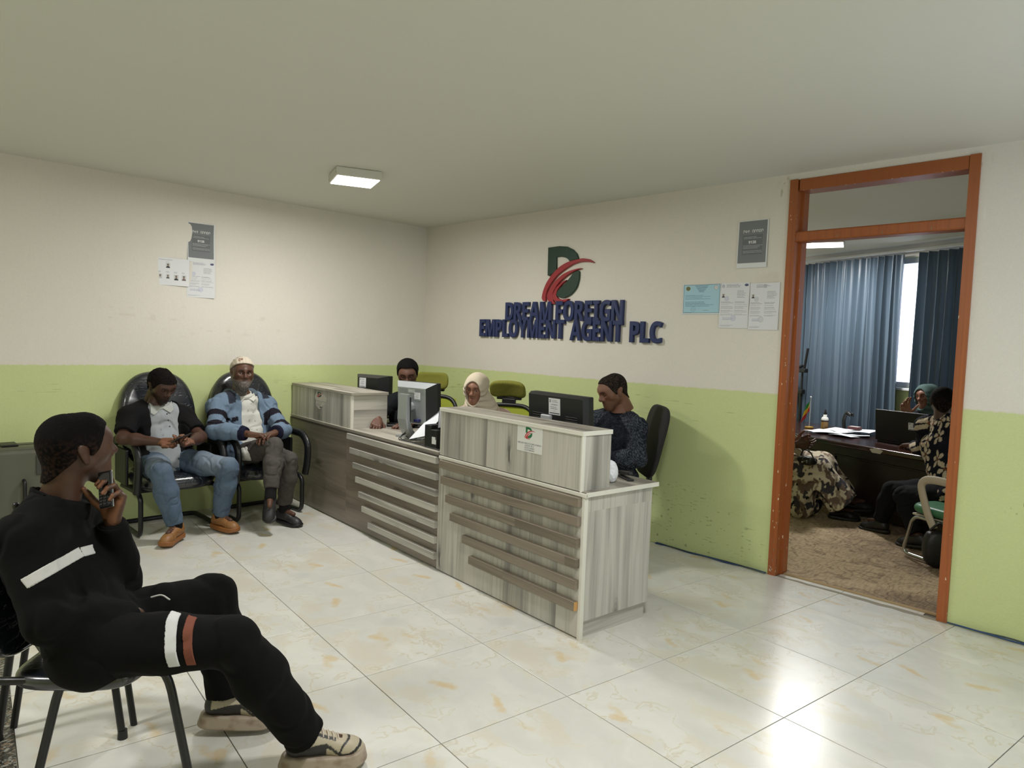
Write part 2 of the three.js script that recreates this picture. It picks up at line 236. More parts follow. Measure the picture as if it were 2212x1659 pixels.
{
  const d = new THREE.Group(); d.name = 'door_1'; d.userData.kind = 'structure'; scene.add(d);
  const jamb = (x, s) => { const pr = [[0, 0.012], [0.05, 0.012], [0.05, -0.055], [0.065, -0.055], [0.065, -0.125], [0, -0.125]]; const g = extrude(pr.map(([a, z]) => [x + s * a, -z]), 2.485, 0.002); g.rotateX(-Math.PI / 2); return boxUV(g); };
  const L = mesh('jamb', jamb(3.742, 1), paintWood, d), Rj = mesh('jamb', jamb(4.752, -1), paintWood, d);
  mesh('head', box(3.80, 2.415, -0.125, 4.70, 2.485, 0.008, 0.004), paintWood, d);
  mesh('transom_bar', box(3.775, 2.105, -0.105, 4.715, 2.168, 0.004, 0.012), paintWood, d);
}

// ---------------------------------------------------------------- ceiling lamps
const lampGlow = new THREE.MeshStandardMaterial({ color: 0xffffff, emissive: new THREE.Color(1, 0.98, 0.95), emissiveIntensity: 6, roughness: 0.5 });
const lampCase = std(0xd2d0c6, 0.5);
function ceilingLamp(x, z, turn, w, d, label, power, top = H) {
  const t = thing('ceiling_light', label, 'ceiling light', [x, top, z], turn, undefined);
  mesh('housing', box(-w / 2, -0.058, -d / 2, w / 2, -0.0005, d / 2, 0.008), lampCase, t);
  mesh('diffuser', box(-w / 2 + 0.012, -0.0625, -d / 2 + 0.012, w / 2 - 0.012, -0.056, d / 2 - 0.012, 0.002), lampGlow, t);
  const sg = place(new THREE.CylinderGeometry(0.003, 0.003, 0.004, 10), [0, 0, 0], [Math.PI / 2, 0, 0]), sm = std(0x77766f, 0.4);
  for (const sx of [-1, 1]) for (const sz of [-1, 1]) for (const y of [-0.018, -0.036]) mesh('screw', sg, sm, t).position.set(sx * (w / 2 - 0.015), y, sz * d / 2);
  const l = new THREE.RectAreaLight(LAMP_COLOUR, power, w - 0.03, d - 0.03); l.position.set(0, -0.068, 0); l.rotation.x = -Math.PI / 2; l.castShadow = true; t.add(l);
  return t;
}
ceilingLamp(1.52, 1.74, R(-20), 0.30, 0.30, 'white square ceiling lamp lit above the left counter box', LAMP);
ceilingLamp(4.72, 2.62, R(-20), 0.30, 0.30, 'white square ceiling lamp above the middle of the room', LAMP);
ceilingLamp(2.9, 5.2, R(-20), 0.30, 0.30, 'white square ceiling lamp behind the seated men', LAMP);
// ---------------------------------------------------------------- wood boards
function woodTex(s, base, streak, knots, contrast = 1) {   // grain along v, one tile is 1.25 m
  return dataTex(512, 512, (u, v) => {
    const x = u * 1.25, y = v * 1.25, w = (fbm(x * 6, y * 0.9, s, 3) - 0.5) * 0.10; let k = fbm((x + w) * 16, y * 1.2, s, 4), f = noise((x + w) * 190, y * 3.5, s), b = fbm((x + w) * 4.5, y * 0.8, s + 4, 3), kn = 0;
    for (const [kx, ky, ks] of knots) { const dx = (x - kx) / (0.028 * ks), dy = (y - ky) / (0.14 * ks), q = dx * dx + dy * dy; if (q < 4) { kn = Math.max(kn, Math.exp(-q * 1.2) * sstep(0.3, 0.62, fbm(x * 70, y * 16, s, 3))); f = lerp(f, 0.5 + 0.5 * Math.sin(q * 16), Math.exp(-q)); } }
    const t = clamp((sstep(0.35, 0.85, k) * 0.30 + sstep(0.4, 0.85, b) * 0.40 + (f - 0.5) * 0.22 + (noise((x + w) * 60, y * 1.6, s + 1) - 0.5) * 0.25) * 1.3 * contrast + kn * 1.0, 0, 1.2);
    return [0, 1, 2].map((i) => lerp(base[i], streak[i], t));
  });
}
const lightWoodT = woodTex(4, [192, 189, 180], [112, 110, 105], [[0.52, 0.62, 1], [0.93, 0.95, 0.9], [0.2, 0.2, 0.7]]), darkWoodT = woodTex(15, [134, 125, 113], [84, 77, 69], [[0.4, 0.5, 1]], 1.0);
const woodMat = (t, rot, off = [0, 0], tint = 0xffffff) => { const m = t.clone(); m.needsUpdate = true; m.repeat.set(0.8, 0.8); m.rotation = rot ? Math.PI / 2 : 0; m.offset.set(...off); return new THREE.MeshStandardMaterial({ map: m, color: tint, roughness: 0.38 }); };
const lightV = woodMat(lightWoodT, 0, [0.13, 0.1]), lightV2 = woodMat(lightWoodT, 0, [0.62, 0.5]), lightH = woodMat(lightWoodT, 1, [0.3, 0.2]), lightTop = woodMat(lightWoodT, 1, [0.1, 0.7], 0xe6e2dc), darkH = woodMat(darkWoodT, 1), darkH2 = woodMat(darkWoodT, 1, [0.4, 0.33], 0xfdfaf6);
const whiteEdge = std(0xdcdad0, 0.4), blackPlastic = std(0x16171a, 0.42), darkGap = std(0x3c342c, 0.7);
const TURN = R(-4.49), deskAt = (x, y, z) => { const c = Math.cos(TURN), s = Math.sin(TURN); return [3.621 + x * c + z * s, y, 1.721 - x * s + z * c]; };   // desk frame: x along the front, 0 at its right corner, z out of the front

// the company mark, drawn flat for stickers (unit square, y down) and cut out for the wall
const MARK = {
  up: [[1.707, 2.213], [1.83, 2.216], [1.913, 2.207], [1.978, 2.179], [2.02, 2.143], [2.041, 2.101], [1.999, 2.096], [1.948, 2.087], [1.931, 2.106], [1.901, 2.121], [1.851, 2.131], [1.801, 2.129], [1.806, 2.016], [1.728, 1.978], [1.712, 1.984]],
  low: [[2.051, 2.005], [2.053, 1.936], [2.03, 1.871], [1.974, 1.819], [1.905, 1.794], [1.852, 1.8], [1.821, 1.816], [1.826, 1.846], [1.856, 1.876], [1.912, 1.911], [1.938, 1.938], [1.971, 1.969], [1.996, 1.996]],
  s: [[[2.205, 2.062], [2.155, 2.091], [2.085, 2.102], [1.999, 2.094], [1.919, 2.078], [1.839, 2.044], [1.759, 1.984], [1.702, 1.918], [1.671, 1.856], [1.658, 1.8], [1.675, 1.775], [1.701, 1.771], [1.703, 1.812], [1.717, 1.861], [1.762, 1.922], [1.826, 1.981], [1.906, 2.026], [1.985, 2.059], [2.063, 2.075], [2.141, 2.073]],
    [[2.082, 2.024], [2.035, 2.024], [1.955, 2.01], [1.876, 1.982], [1.795, 1.927], [1.74, 1.861], [1.716, 1.812], [1.736, 1.771], [1.788, 1.746], [1.811, 1.751], [1.79, 1.773], [1.78, 1.81], [1.791, 1.853], [1.846, 1.919], [1.925, 1.971], [2.004, 2.004]],
    [[1.929, 1.938], [1.879, 1.924], [1.815, 1.877], [1.782, 1.823], [1.786, 1.786], [1.829, 1.76], [1.888, 1.757], [1.936, 1.768], [1.958, 1.787], [1.919, 1.783], [1.878, 1.782], [1.844, 1.791], [1.821, 1.816], [1.832, 1.858], [1.88, 1.906]]],
};
function drawMark(g, x, y, w, green = '#1f6b3f', red = '#b8262c') { const k = w / 0.56, f = (pts, c) => { g.fillStyle = c; g.beginPath(); pts.forEach(([a, b]) => g.lineTo(x + (a - 1.65) * k, y + (2.22 - b) * k)); g.closePath(); g.fill(); }; f(MARK.up, green); f(MARK.low, green); MARK.s.forEach((p) => f(p, red)); }
function smoothShape(pts) { const c = new THREE.CatmullRomCurve3(pts.map(([x, y]) => V(x, y, 0)), true, 'catmullrom', 0.35).getPoints(pts.length * 5); return new THREE.Shape(c.map((p) => new THREE.Vector2(p.x, p.y))); }
{
  const green = std(0x1f3a2c, 0.45), red = std(0x9c2b30, 0.45);
  const t = thing('wall_emblem', 'large green letter D emblem with three curved red swooshes mounted above the blue wall lettering', 'emblem', [1.9, 1.74, 0]);
  const put = (n, pts, z, d, m) => { const g = extrude(pts, d, 0.003); g.translate(-1.9, -1.74, z); mesh(n, g, m, t); };
  put('letter_d_top', new THREE.Shape(MARK.up.map((p) => new THREE.Vector2(...p))), 0.0, 0.016, green); put('letter_d_bowl', smoothShape(MARK.low), 0.0, 0.016, green);
  MARK.s.forEach((p) => put('swoosh', smoothShape(p), 0.0005, 0.02, red));
}
{
  const font = await new FontLoader().loadAsync('fonts/droid/droid_sans_bold.typeface.json'), blue = std(0x1d2c5c, 0.38);
  const t = thing('wall_lettering', 'raised navy blue wall lettering reading DREAM FOREIGN EMPLOYMENT AGENT PLC in two lines', 'lettering', [1.87, 1.45, 0]);
  for (const [w, x0, x1, y0, y1] of [['DREAM', 1.226, 1.776, 1.612, 1.728], ['FOREIGN', 1.826, 2.509, 1.611, 1.729], ['EMPLOYMENT', 0.889, 1.925, 1.466, 1.58], ['AGENT', 1.99, 2.511, 1.456, 1.574], ['PLC', 2.58, 2.862, 1.456, 1.57]]) {
    const gs = []; let x = 0; for (const ch of w) { const g = new TextGeometry(ch, { font, size: 1, depth: 0.2, curveSegments: 6, bevelEnabled: true, bevelThickness: 0.02, bevelSize: 0.022, bevelSegments: 1 }); g.computeBoundingBox(); const b = g.boundingBox; g.translate(x - b.min.x, -Math.max(0, b.min.y), 0); x += b.max.x - b.min.x + 0.055; gs.push(g); }
    const W = x - 0.055; for (const g of gs) { g.scale((x1 - x0) / W, (y1 - y0) / 0.76, 0.13); g.translate(x0 - 1.87, y0 - 1.45, 0.002); mesh('letter', g, blue, t); }
  }
}
// printed sheets
function lines(g, x, y, w, n, lh, c = 'rgba(70,75,85,0.75)', s = 1) { g.fillStyle = c; for (let i = 0; i < n; i++) { let px = x; const end = x + w * (0.6 + 0.4 * rnd()); while (px < end) { const l = 6 + rnd() * 26; g.fillRect(px, y + i * lh, Math.min(l, end - px), lh * 0.28 * s); px += l + 5; } } }
function seal(g, x, y, r, c, lw = 3) { g.strokeStyle = c; g.lineWidth = lw; g.beginPath(); g.arc(x, y, r, 0, 7); g.stroke(); g.lineWidth = lw * 0.6; g.beginPath(); g.arc(x, y, r * 0.68, 0, 7); g.stroke(); g.beginPath(); for (let i = 0; i < 10; i++) { const a = i * Math.PI / 5, q = r * (i % 2 ? 0.2 : 0.45); g.lineTo(x + Math.sin(a) * q, y - Math.cos(a) * q); } g.closePath(); g.stroke(); }
function portrait(g, x, y, w, h, s) { g.fillStyle = '#c9cacb'; g.fillRect(x, y, w, h); g.fillStyle = s; g.beginPath(); g.ellipse(x + w / 2, y + h, w * 0.45, h * 0.36, 0, Math.PI, 0); g.fill(); g.fillStyle = '#8a7465'; g.beginPath(); g.ellipse(x + w / 2, y + h * 0.42, w * 0.2, h * 0.25, 0, 0, 7); g.fill(); g.fillStyle = '#33302e'; g.beginPath(); g.ellipse(x + w / 2, y + h * 0.27, w * 0.21, h * 0.13, 0, Math.PI, 0); g.fill(); }
const greyPoster = canvasTex(512, 720, (g, w, h) => { reseed(31); g.fillStyle = '#dfe1e2'; g.fillRect(0, 0, w, h); g.fillStyle = '#7b7e81'; g.fillRect(14, 10, w - 36, h - 84); g.fillStyle = '#6d7073'; g.fillRect(80, 220, w - 170, 300); g.fillStyle = '#e6e7e7'; g.font = 'bold 60px sans-serif'; g.textAlign = 'center'; g.strokeStyle = '#e6e7e7'; g.lineWidth = 7; g.lineCap = 'round';
  const glyphs = [[0, 'M'], [1, 'o'], [2, '+'], [4, 'm'], [5, 'n'], [6, 'h'], [7, 'z'], [8, 'p']]; for (const [i, k] of glyphs) { const x = 92 + i * 38, y = 170; g.beginPath(); if (k === 'o') g.arc(x + 12, y - 4, 13, 0, 7); else if (k === '+') { g.moveTo(x, y - 10); g.lineTo(x + 26, y - 10); g.moveTo(x + 13, y - 26); g.lineTo(x + 13, y + 16); } else { g.moveTo(x, y + 14); g.lineTo(x, y - 14); g.arc(x + 12, y - 12, 12, Math.PI, 0); g.lineTo(x + 24, y + (k === 'm' ? 16 : 4)); if (k === 'z') { g.moveTo(x - 4, y + 12); g.lineTo(x + 20, y + 12); } } g.stroke(); }
  lines(g, 100, 250, 310, 2, 20, 'rgba(225,226,226,0.8)'); g.fillStyle = '#eceded'; g.font = 'bold 58px sans-serif'; g.fillText('9138', w / 2 - 6, 352); lines(g, 95, 380, 330, 3, 20, 'rgba(225,226,226,0.75)'); lines(g, 95, 462, 330, 2, 22, 'rgba(225,226,226,0.7)'); });
const certificate = (s, dark) => canvasTex(512, 720, (g, w, h) => { reseed(s); g.fillStyle = '#dfe0e3'; g.fillRect(0, 0, w, h); if (dark) { seal(g, 50, 50, 22, '#3b4a66'); g.fillStyle = '#55597a'; g.beginPath(); g.ellipse(455, 42, 34, 20, 0, 0, 7); g.fill(); } else seal(g, 256, 45, 26, '#8b8f95'); lines(g, 110, 30, 290, 3, 18, 'rgba(50,55,70,0.8)'); lines(g, 300, 130, 170, 7, 17); portrait(g, 30, 170, 56, 62, '#2a2b30'); seal(g, 120, 250, 34, dark ? '#5a62b0' : '#73777f'); for (const x of [24, 264]) { lines(g, x, 300, 225, 2, 16, 'rgba(60,62,75,0.85)'); for (let k = 0; k < 6; k++) lines(g, x, 345 + k * 30, 225, 1 + (k % 2), 12); } seal(g, dark ? 250 : 210, 560, 42, dark ? '#5560b5' : '#6b6f78'); lines(g, 60, 555, 180, 3, 14, 'rgba(80,85,140,0.8)'); lines(g, 20, 672, 240, 2, 12); });
const blueCert = canvasTex(720, 580, (g, w, h) => { reseed(8); g.fillStyle = '#dde6e8'; g.fillRect(0, 0, w, h); g.fillStyle = '#a9cfdd'; g.fillRect(16, 10, w - 30, h - 36); g.strokeStyle = '#53636e'; g.lineWidth = 7; g.strokeRect(16, 10, w - 30, h - 36); g.fillStyle = '#4c5a45'; g.beginPath(); g.arc(100, 80, 42, 0, 7); g.fill(); seal(g, 100, 80, 38, '#c8b45c', 4); g.fillStyle = '#f0f2f0'; g.beginPath(); g.arc(635, 70, 44, 0, 7); g.fill(); seal(g, 635, 70, 40, '#3d4c5a', 5); for (let k = 0; k < 7; k++) { g.fillStyle = 'rgba(45,60,95,0.8)'; const q = 260 - k * 26 * (k % 2 ? 1.2 : 1); g.fillRect(360 - q / 2, 30 + k * 19, q, 6); } lines(g, 50, 210, 500, 4, 24, 'rgba(60,80,120,0.7)'); lines(g, 50, 340, 560, 4, 26, 'rgba(50,65,100,0.8)'); seal(g, 210, 480, 48, '#5a7fa8', 3); lines(g, 400, 500, 110, 1, 20); lines(g, 40, 545, 210, 1, 18); });
const peopleSheet = canvasTex(720, 512, (g, w, h) => { reseed(4); g.fillStyle = '#e4e5e8'; g.fillRect(0, 0, w, h); lines(g, 200, 36, 330, 1, 20, 'rgba(60,62,70,0.8)'); portrait(g, 318, 96, 74, 92, '#22232a'); lines(g, 320, 76, 70, 1, 14); [[70, 62, '#5a636b'], [190, 66, '#c3c6c8'], [322, 62, '#4a4e52'], [456, 80, '#2c2f36'], [590, 78, '#705a5e']].forEach(([x, s, c]) => { lines(g, x, 256, s, 2, 16); portrait(g, x, 306, s, s * 1.3, c); }); });
const paperMat = (t) => new THREE.MeshStandardMaterial({ map: t, roughness: 0.7 });
function sheet(name, label, tex, x, y, w, h, onLeft, group, bow = 0.004) {   // hung flat on a wall, slightly lifting
  const g = new THREE.PlaneGeometry(w, h, 10, 12), p = g.attributes.position; for (let i = 0; i < p.count; i++) { const u = p.getX(i) / w + 0.5, v = p.getY(i) / h + 0.5; p.setZ(i, 0.0025 + bow * (Math.pow(Math.abs(u - 0.5) * 2, 3) * (0.5 + 0.5 * Math.sin(v * 5 + x * 9)) + 0.4 * Math.sin(u * 5) * v * (1 - v))); } g.computeVertexNormals();
  const back = g.clone(); back.translate(0, 0, -0.0009); const ix = back.index.array; for (let i = 0; i < ix.length; i += 3) { const a = ix[i]; ix[i] = ix[i + 1]; ix[i + 1] = a; }
  const m = mesh(name, mergeGeometries([g, back]), paperMat(tex)); if (onLeft) { m.position.set(wallX(x) + 0.001, y, x); m.rotation.y = Math.PI / 2 - Math.atan(0.029) * 0 - 0.029; } else m.position.set(x, y, 0.001); return tag(m, label, 'notice', group);
}
sheet('grey_poster', 'grey printed poster with the number 9138, highest sheet on the left wall', greyPoster, 2.222, 2.105, 0.205, 0.300, true, 'notices on the left wall', 0.008);
sheet('portrait_sheet', 'white landscape sheet of six small portraits taped to the left wall', peopleSheet, 2.465, 1.862, 0.30, 0.205, true, 'notices on the left wall');
sheet('white_notice', 'white printed page hanging below the grey poster on the left wall', certificate(91, true), 2.222, 1.822, 0.212, 0.280, true, 'notices on the left wall');
sheet('grey_poster', 'grey printed poster with the number 9138, beside the top of the orange door frame', greyPoster, 3.51, 2.113, 0.208, 0.305, false, 'notices beside the door');
sheet('blue_certificate', 'pale blue landscape certificate with two round seals left of the white pages', blueCert, 3.156, 1.763, 0.29, 0.205, false, 'notices beside the door');
sheet('white_notice', 'white printed page with blue stamps, right next to the blue certificate', certificate(52, true), 3.404, 1.718, 0.21, 0.30, false, 'notices beside the door');
sheet('white_notice', 'white printed page with a grey round stamp, nearest to the orange door frame', certificate(63, false), 3.612, 1.710, 0.20, 0.30, false, 'notices beside the door');

// ---------------------------------------------------------------- reception desk
{
  const d = thing('reception_desk', 'long dark wood reception desk with pale slats and a raised grey box at the wall', 'desk', deskAt(0, 0, 0), TURN);
  mesh('front_panel', box(-3.55, 0.012, -0.018, -1.245, 0.70, 0), darkH, d);
  mesh('counter_edge', box(-3.55, 0.70, -0.03, -1.252, 0.7155, 0.012, 0.002), darkGap, d);
  mesh('desktop', box(-3.55, 0.7155, -0.62, -1.252, 0.735, 0.010, 0.002), lightTop, d);
  mesh('back_leg_panel', box(-1.30, 0.0, -0.60, -1.28, 0.70, -0.03), darkH2, d);
  [[-2.457, 0.683], [-2.407, 0.582], [-2.353, 0.480], [-2.304, 0.383], [-2.251, 0.282], [-2.199, 0.186], [-2.10, 0.087]].forEach(([x, y], i) => mesh('slat', box(x, y - 0.021, 0, i ? -1.246 : -1.252, y + 0.021, 0.026, 0.002), i % 2 ? lightH : woodMat(lightWoodT, 1, [0.15 * i, 0.21 * i]), d));
  const b = new THREE.Group(); b.name = 'raised_box'; d.add(b);
  mesh('box_front', box(-3.55, 0.735, -0.02, -2.435, 0.983, 0), lightV, b); mesh('box_end', box(-2.453, 0.735, -0.30, -2.436, 0.983, -0.012), lightH, b);
  mesh('box_top', box(-3.55, 0.983, -0.305, -2.425, 1.005, 0.006, 0.002), lightTop, b); mesh('box_back', box(-3.55, 0.735, -0.30, -2.45, 0.983, -0.285), lightV, b); mesh('edge_strip', box(-2.452, 0.735, -0.018, -2.434, 0.985, 0.003, 0.001), whiteEdge, b);
  const st = canvasTex(256, 384, (g, w, h) => { g.fillStyle = '#bdb9ae'; g.fillRect(0, 0, w, h); drawMark(g, 62, 40, 130, '#20402f', '#a5302c'); reseed(3); g.fillStyle = '#3a3b42'; g.font = 'bold 15px serif'; g.textAlign = 'center'; g.fillText('DREAM FOREIGN EMPLOYMENT', 128, 226); g.fillText('AGENT PLC', 128, 252); lines(g, 60, 275, 120, 2, 24, 'rgba(60,60,65,0.8)'); g.fillRect(120, 322, 44, 22); });
  const ov = []; for (let i = 0; i < 26; i++) { const a = i / 26 * Math.PI * 2, k = 1 + 0.13 * Math.sin(a * 3 + 1) + 0.08 * Math.sin(a * 7); ov.push([0.098 * k * Math.cos(a), 0.067 * k * Math.sin(a)]); }
  const og = extrude(ov, 0.0006); const pu = og.attributes.position, uv = og.attributes.uv; for (let i = 0; i < pu.count; i++) uv.setXY(i, pu.getX(i) / 0.23 + 0.5, pu.getY(i) / 0.16 + 0.5); og.translate(-2.985, 0.905, 0.0004);
  mesh('sticker', og, paperMat(st), b, 'torn oval sticker with a small emblem');
}
{
  const d = thing('reception_counter', 'pale grey wood reception counter with white edges and dark slats, nearest the door', 'counter', deskAt(0, 0, 0), TURN);
  mesh('front_panel', box(-1.243, 0.008, -0.02, -0.008, 0.698, 0.004), lightV, d); mesh('corner_strip', box(-0.008, 0.0, -0.018, 0.010, 0.70, 0.006, 0.001), whiteEdge, d);
  mesh('end_panel', box(-0.014, 0.085, -0.50, 0.004, 0.70, -0.018), lightV2, d); mesh('plinth', box(-1.20, 0.0, -0.488, -0.008, 0.085, -0.03), lightH, d); mesh('inner_end_panel', box(-1.235, 0.0, -0.50, -1.215, 0.70, -0.02), lightV2, d);
  mesh('counter_top', box(-1.243, 0.70, -0.535, 0.016, 0.722, -0.004, 0.002), lightTop, d); mesh('counter_edge', [box(0.0165, 0.70, -0.535, 0.019, 0.722, 0.006, 0.0006), box(-1.243, 0.699, -0.0035, 0.019, 0.716, 0.010, 0.001)], whiteEdge, d);
  [[-1.21, 0.672], [-1.188, 0.578], [-1.132, 0.474], [-1.080, 0.373], [-0.950, 0.270], [-0.880, 0.164]].forEach(([x, y], i) => mesh('slat', box(x, y - 0.023, 0.004, -0.012, y + 0.023, 0.030, 0.002), woodMat(darkWoodT, 1, [0.17 * i, 0.31 * i], 0xfffaf4), d));
  mesh('bare_slat_end', box(-0.012, 0.142, 0.005, -0.011, 0.186, 0.029), std(0xc79a5e, 0.8), d, 'unfinished pale orange slat end');
  const b = new THREE.Group(); b.name = 'raised_box'; d.add(b);
  mesh('box_front', box(-1.243, 0.722, -0.018, -0.030, 0.99, 0.002), lightV2, b); mesh('box_end', box(-0.043, 0.722, -0.20, -0.026, 0.99, -0.016), lightV, b); mesh('box_back', box(-1.243, 0.722, -0.20, -0.04, 0.99, -0.185), lightV, b); mesh('box_far_end', box(-1.243, 0.722, -0.19, -1.226, 0.99, -0.016), lightV, b);
  mesh('box_top', box(-1.250, 0.99, -0.205, -0.022, 1.012, 0.006, 0.002), lightTop, b); mesh('edge_strip', [box(-0.030, 0.717, -0.017, -0.022, 0.99, 0.005, 0.001), box(-0.0235, 0.99, -0.205, -0.0205, 1.012, 0.008, 0.001), box(-1.25, 0.991, 0.0045, -0.0205, 1.011, 0.0085, 0.001)], whiteEdge, b);
  const st = canvasTex(512, 400, (g, w, h) => { g.fillStyle = '#d9dad6'; g.fillRect(0, 0, w, h); drawMark(g, 150, 24, 220); g.fillStyle = '#3c4150'; g.textAlign = 'center'; g.font = 'bold 33px serif'; g.fillText('DREAM FOREIGN EMPLOYMENT', 256, 285, 480); g.fillText('AGENT PLC', 256, 318); g.font = 'bold 30px serif'; g.fillText('+251951280657', 256, 350); g.fillText('+251970802051', 256, 382); });
  const pg = new THREE.BoxGeometry(0.2, 0.14, 0.0012); pg.translate(-0.411, 0.926, 0.0027); mesh('sticker', pg, paperMat(st), b, 'white sticker with the green and red emblem');
}

// ---------------------------------------------------------------- visitor chairs
const leather = (() => { const b = dataTex(512, 512, (u, v) => { const n = fbm(u * 9, v * 9, 2, 5), w = Math.abs(fbm(u * 6 + 3 * n, v * 14, 7, 4) - 0.5), g = 128 + 90 * (n - 0.5) - 110 * sstep(0.06, 0, w); return [g, g, g]; }, false); return new THREE.MeshPhysicalMaterial({ color: 0x171b24, roughness: 0.34, bumpMap: b, bumpScale: 0.006, clearcoat: 1, clearcoatRoughness: 0.16 }); })();
function pad(w, h, d, r, shape, mat, name, parent) {   // upholstered pad: superellipse outline in x-y, domed in z, faces +z
  const f = (x, y, z) => { const ex = x / (w / 2), ey = y / (h / 2), q = Math.pow(Math.pow(Math.abs(ex), shape) + Math.pow(Math.abs(ey), shape), 1 / shape), e = (q - 1) * Math.min(w, h) / 2; const dome = d * 0.5 * (1 - 0.32 * q * q); return smax(e, Math.abs(z) - dome, r) + 0.0012 * Math.sin(y * 70) * Math.max(0, 1 - q); };
  const g = nets(f, new THREE.Box3(V(-w / 2 - 0.02, -h / 2 - 0.02, -d), V(w / 2 + 0.02, h / 2 + 0.02, d)), 0.011); g.deleteAttribute('color');
  const p = g.attributes.position, uv = new Float32Array(p.count * 2); for (let i = 0; i < p.count; i++) { uv[2 * i] = p.getX(i) * 2; uv[2 * i + 1] = p.getY(i) * 2; } g.setAttribute('uv', new THREE.BufferAttribute(uv, 2));
  return mesh(name, g, mat, parent);
}
function visitorChair(label, pos, turn) {   // seat towards +z, base at the floor under its middle
  const t = thing('visitor_chair', label, 'chair', pos, turn, 'black padded chairs along the left wall');
  const b = pad(0.54, 0.74, 0.13, 0.05, 2.5, leather, 'backrest', t); b.position.set(0, 0.745, -0.255); b.rotation.x = -0.16;
  const s = pad(0.53, 0.50, 0.13, 0.05, 3.2, leather, 'seat', t); s.position.set(0, 0.375, 0.045); s.rotation.x = -Math.PI / 2 + 0.07;
  
  const steel = std(0x15161a, 0.4);
  for (const x of [-0.285, 0.285]) {
    const c = new THREE.CatmullRomCurve3([V(x, 0.60, -0.27), V(x, 0.635, -0.18), V(x, 0.635, 0.10), V(x, 0.615, 0.20), V(x, 0.54, 0.265), V(x, 0.42, 0.262), V(x, 0.315, 0.235)], false, 'catmullrom', 0.5);
    const pr = new THREE.Shape(); pr.absellipse(0, 0, 0.024, 0.032, 0, Math.PI * 2, false, 0); mesh('armrest', new THREE.ExtrudeGeometry(pr, { steps: 40, extrudePath: c, curveSegments: 8 }), blackPlastic, t);
    mesh('side_panel', box(x - 0.011, 0.33, -0.24, x + 0.011, 0.58, 0.02, 0.01), blackPlastic, t);
  }
  mesh('frame', bent([[-0.26, 0.30, -0.18], [-0.26, 0.305, 0.18], [-0.26, 0.27, 0.235], [-0.26, 0.018, 0.235], [-0.26, 0.018, -0.22], [0.26, 0.018, -0.22], [0.26, 0.018, 0.235], [0.26, 0.27, 0.235], [0.26, 0.305, 0.18], [0.26, 0.30, -0.18]], 0.0165, 0.06), steel, t);
  mesh('cross_bar', [box(-0.26, 0.295, -0.10, 0.26, 0.315, -0.05, 0.004), box(-0.26, 0.295, 0.10, 0.26, 0.315, 0.15, 0.004)], steel, t);
  return t;
}
visitorChair('black padded chair in plastic wrap under the younger man in jeans', [0.42, 0, 2.555], Math.PI / 2);
visitorChair('black padded chair in plastic wrap under the bearded man in the blue jacket', [0.40, 0, 1.89], Math.PI / 2 + 0.05);

// ---------------------------------------------------------------- chair of the man in the foreground (tube frame, worn seat)
{
  const t = thing('stacking_chair', 'worn black steel tube chair under the man in the black tracksuit', 'chair', [3.33, 0, 3.745], 0), steel = std(0x17181b, 0.35), o = [3.33, 0, 3.745];
  const L = (p) => [p[0] - o[0], p[1], p[2] - o[2]];
  const NR = [3.40, 0, 3.915], NF = [3.70, 0, 3.545], FRr = [2.888, 0, 3.915], FF = [3.135, 0, 3.593], up = (a, b, k, h) => [lerp(a[0], b[0], k), h, lerp(a[2], b[2], k)];
  mesh('near_leg_frame', bent([L(NR), L(up(NR, NF, 0.22, 0.46)), L(up(NR, NF, 0.80, 0.485)), L(NF)], 0.0125, 0.11), steel, t); mesh('far_leg_frame', bent([L(FRr), L(up(FRr, FF, 0.15, 0.44)), L(up(FRr, FF, 0.85, 0.46)), L(FF)], 0.0125, 0.11), steel, t);
  const f2 = (p) => [p[0] - o[0] - 0.066, p[1], p[2] - o[2] - 0.055]; mesh('brace_frame', bent([f2(FRr), f2(up(FRr, FF, 0.15, 0.42)), f2(up(FRr, FF, 0.85, 0.44)), f2(FF)], 0.0115, 0.11), steel, t);
  for (const p of [NR, NF, FRr, FF]) mesh('foot', place(new THREE.CylinderGeometry(0.015, 0.017, 0.03, 14), [p[0] - o[0], 0.015, p[2] - o[2]]), blackPlastic, t);
  mesh('cross_tube', cyl(L(up(NR, NF, 0.24, 0.40)), L(up(FRr, FF, 0.24, 0.40)), 0.0125), steel, t); mesh('cross_tube', cyl(L(up(NR, NF, 0.80, 0.43)), L(up(FRr, FF, 0.80, 0.43)), 0.0125), steel, t);
  const seat = pad(0.36, 0.36, 0.06, 0.02, 4, leather, 'seat', t); seat.position.set(0.035, 0.41, -0.02); seat.rotation.set(-Math.PI / 2 + 0.06, 0, R(49) + Math.PI / 2, 'YXZ'); seat.rotation.set(-Math.PI / 2, 0, R(49), 'XYZ');
  const ax = [Math.sin(R(52)), Math.cos(R(52))], fw = [Math.cos(R(52)), -Math.sin(R(52))];   // sideways and forward
  const bk = pad(0.40, 0.30, 0.055, 0.02, 3.2, leather, 'backrest', t); bk.position.set(-fw[0] * 0.19, 0.60, -fw[1] * 0.19); bk.rotation.set(-0.26, Math.atan2(fw[0], fw[1]), 0, 'YXZ');
  for (const s of [-1, 1]) { const q = (f, h, w = 0.17) => [fw[0] * f + ax[0] * w * s, h, fw[1] * f + ax[1] * w * s]; mesh('back_tube', bent([q(-0.30, 0.84), q(-0.235, 0.52), q(-0.20, 0.415), q(0.0, 0.415), q(0.16, 0.43)], 0.0115, 0.07), steel, t); }
}
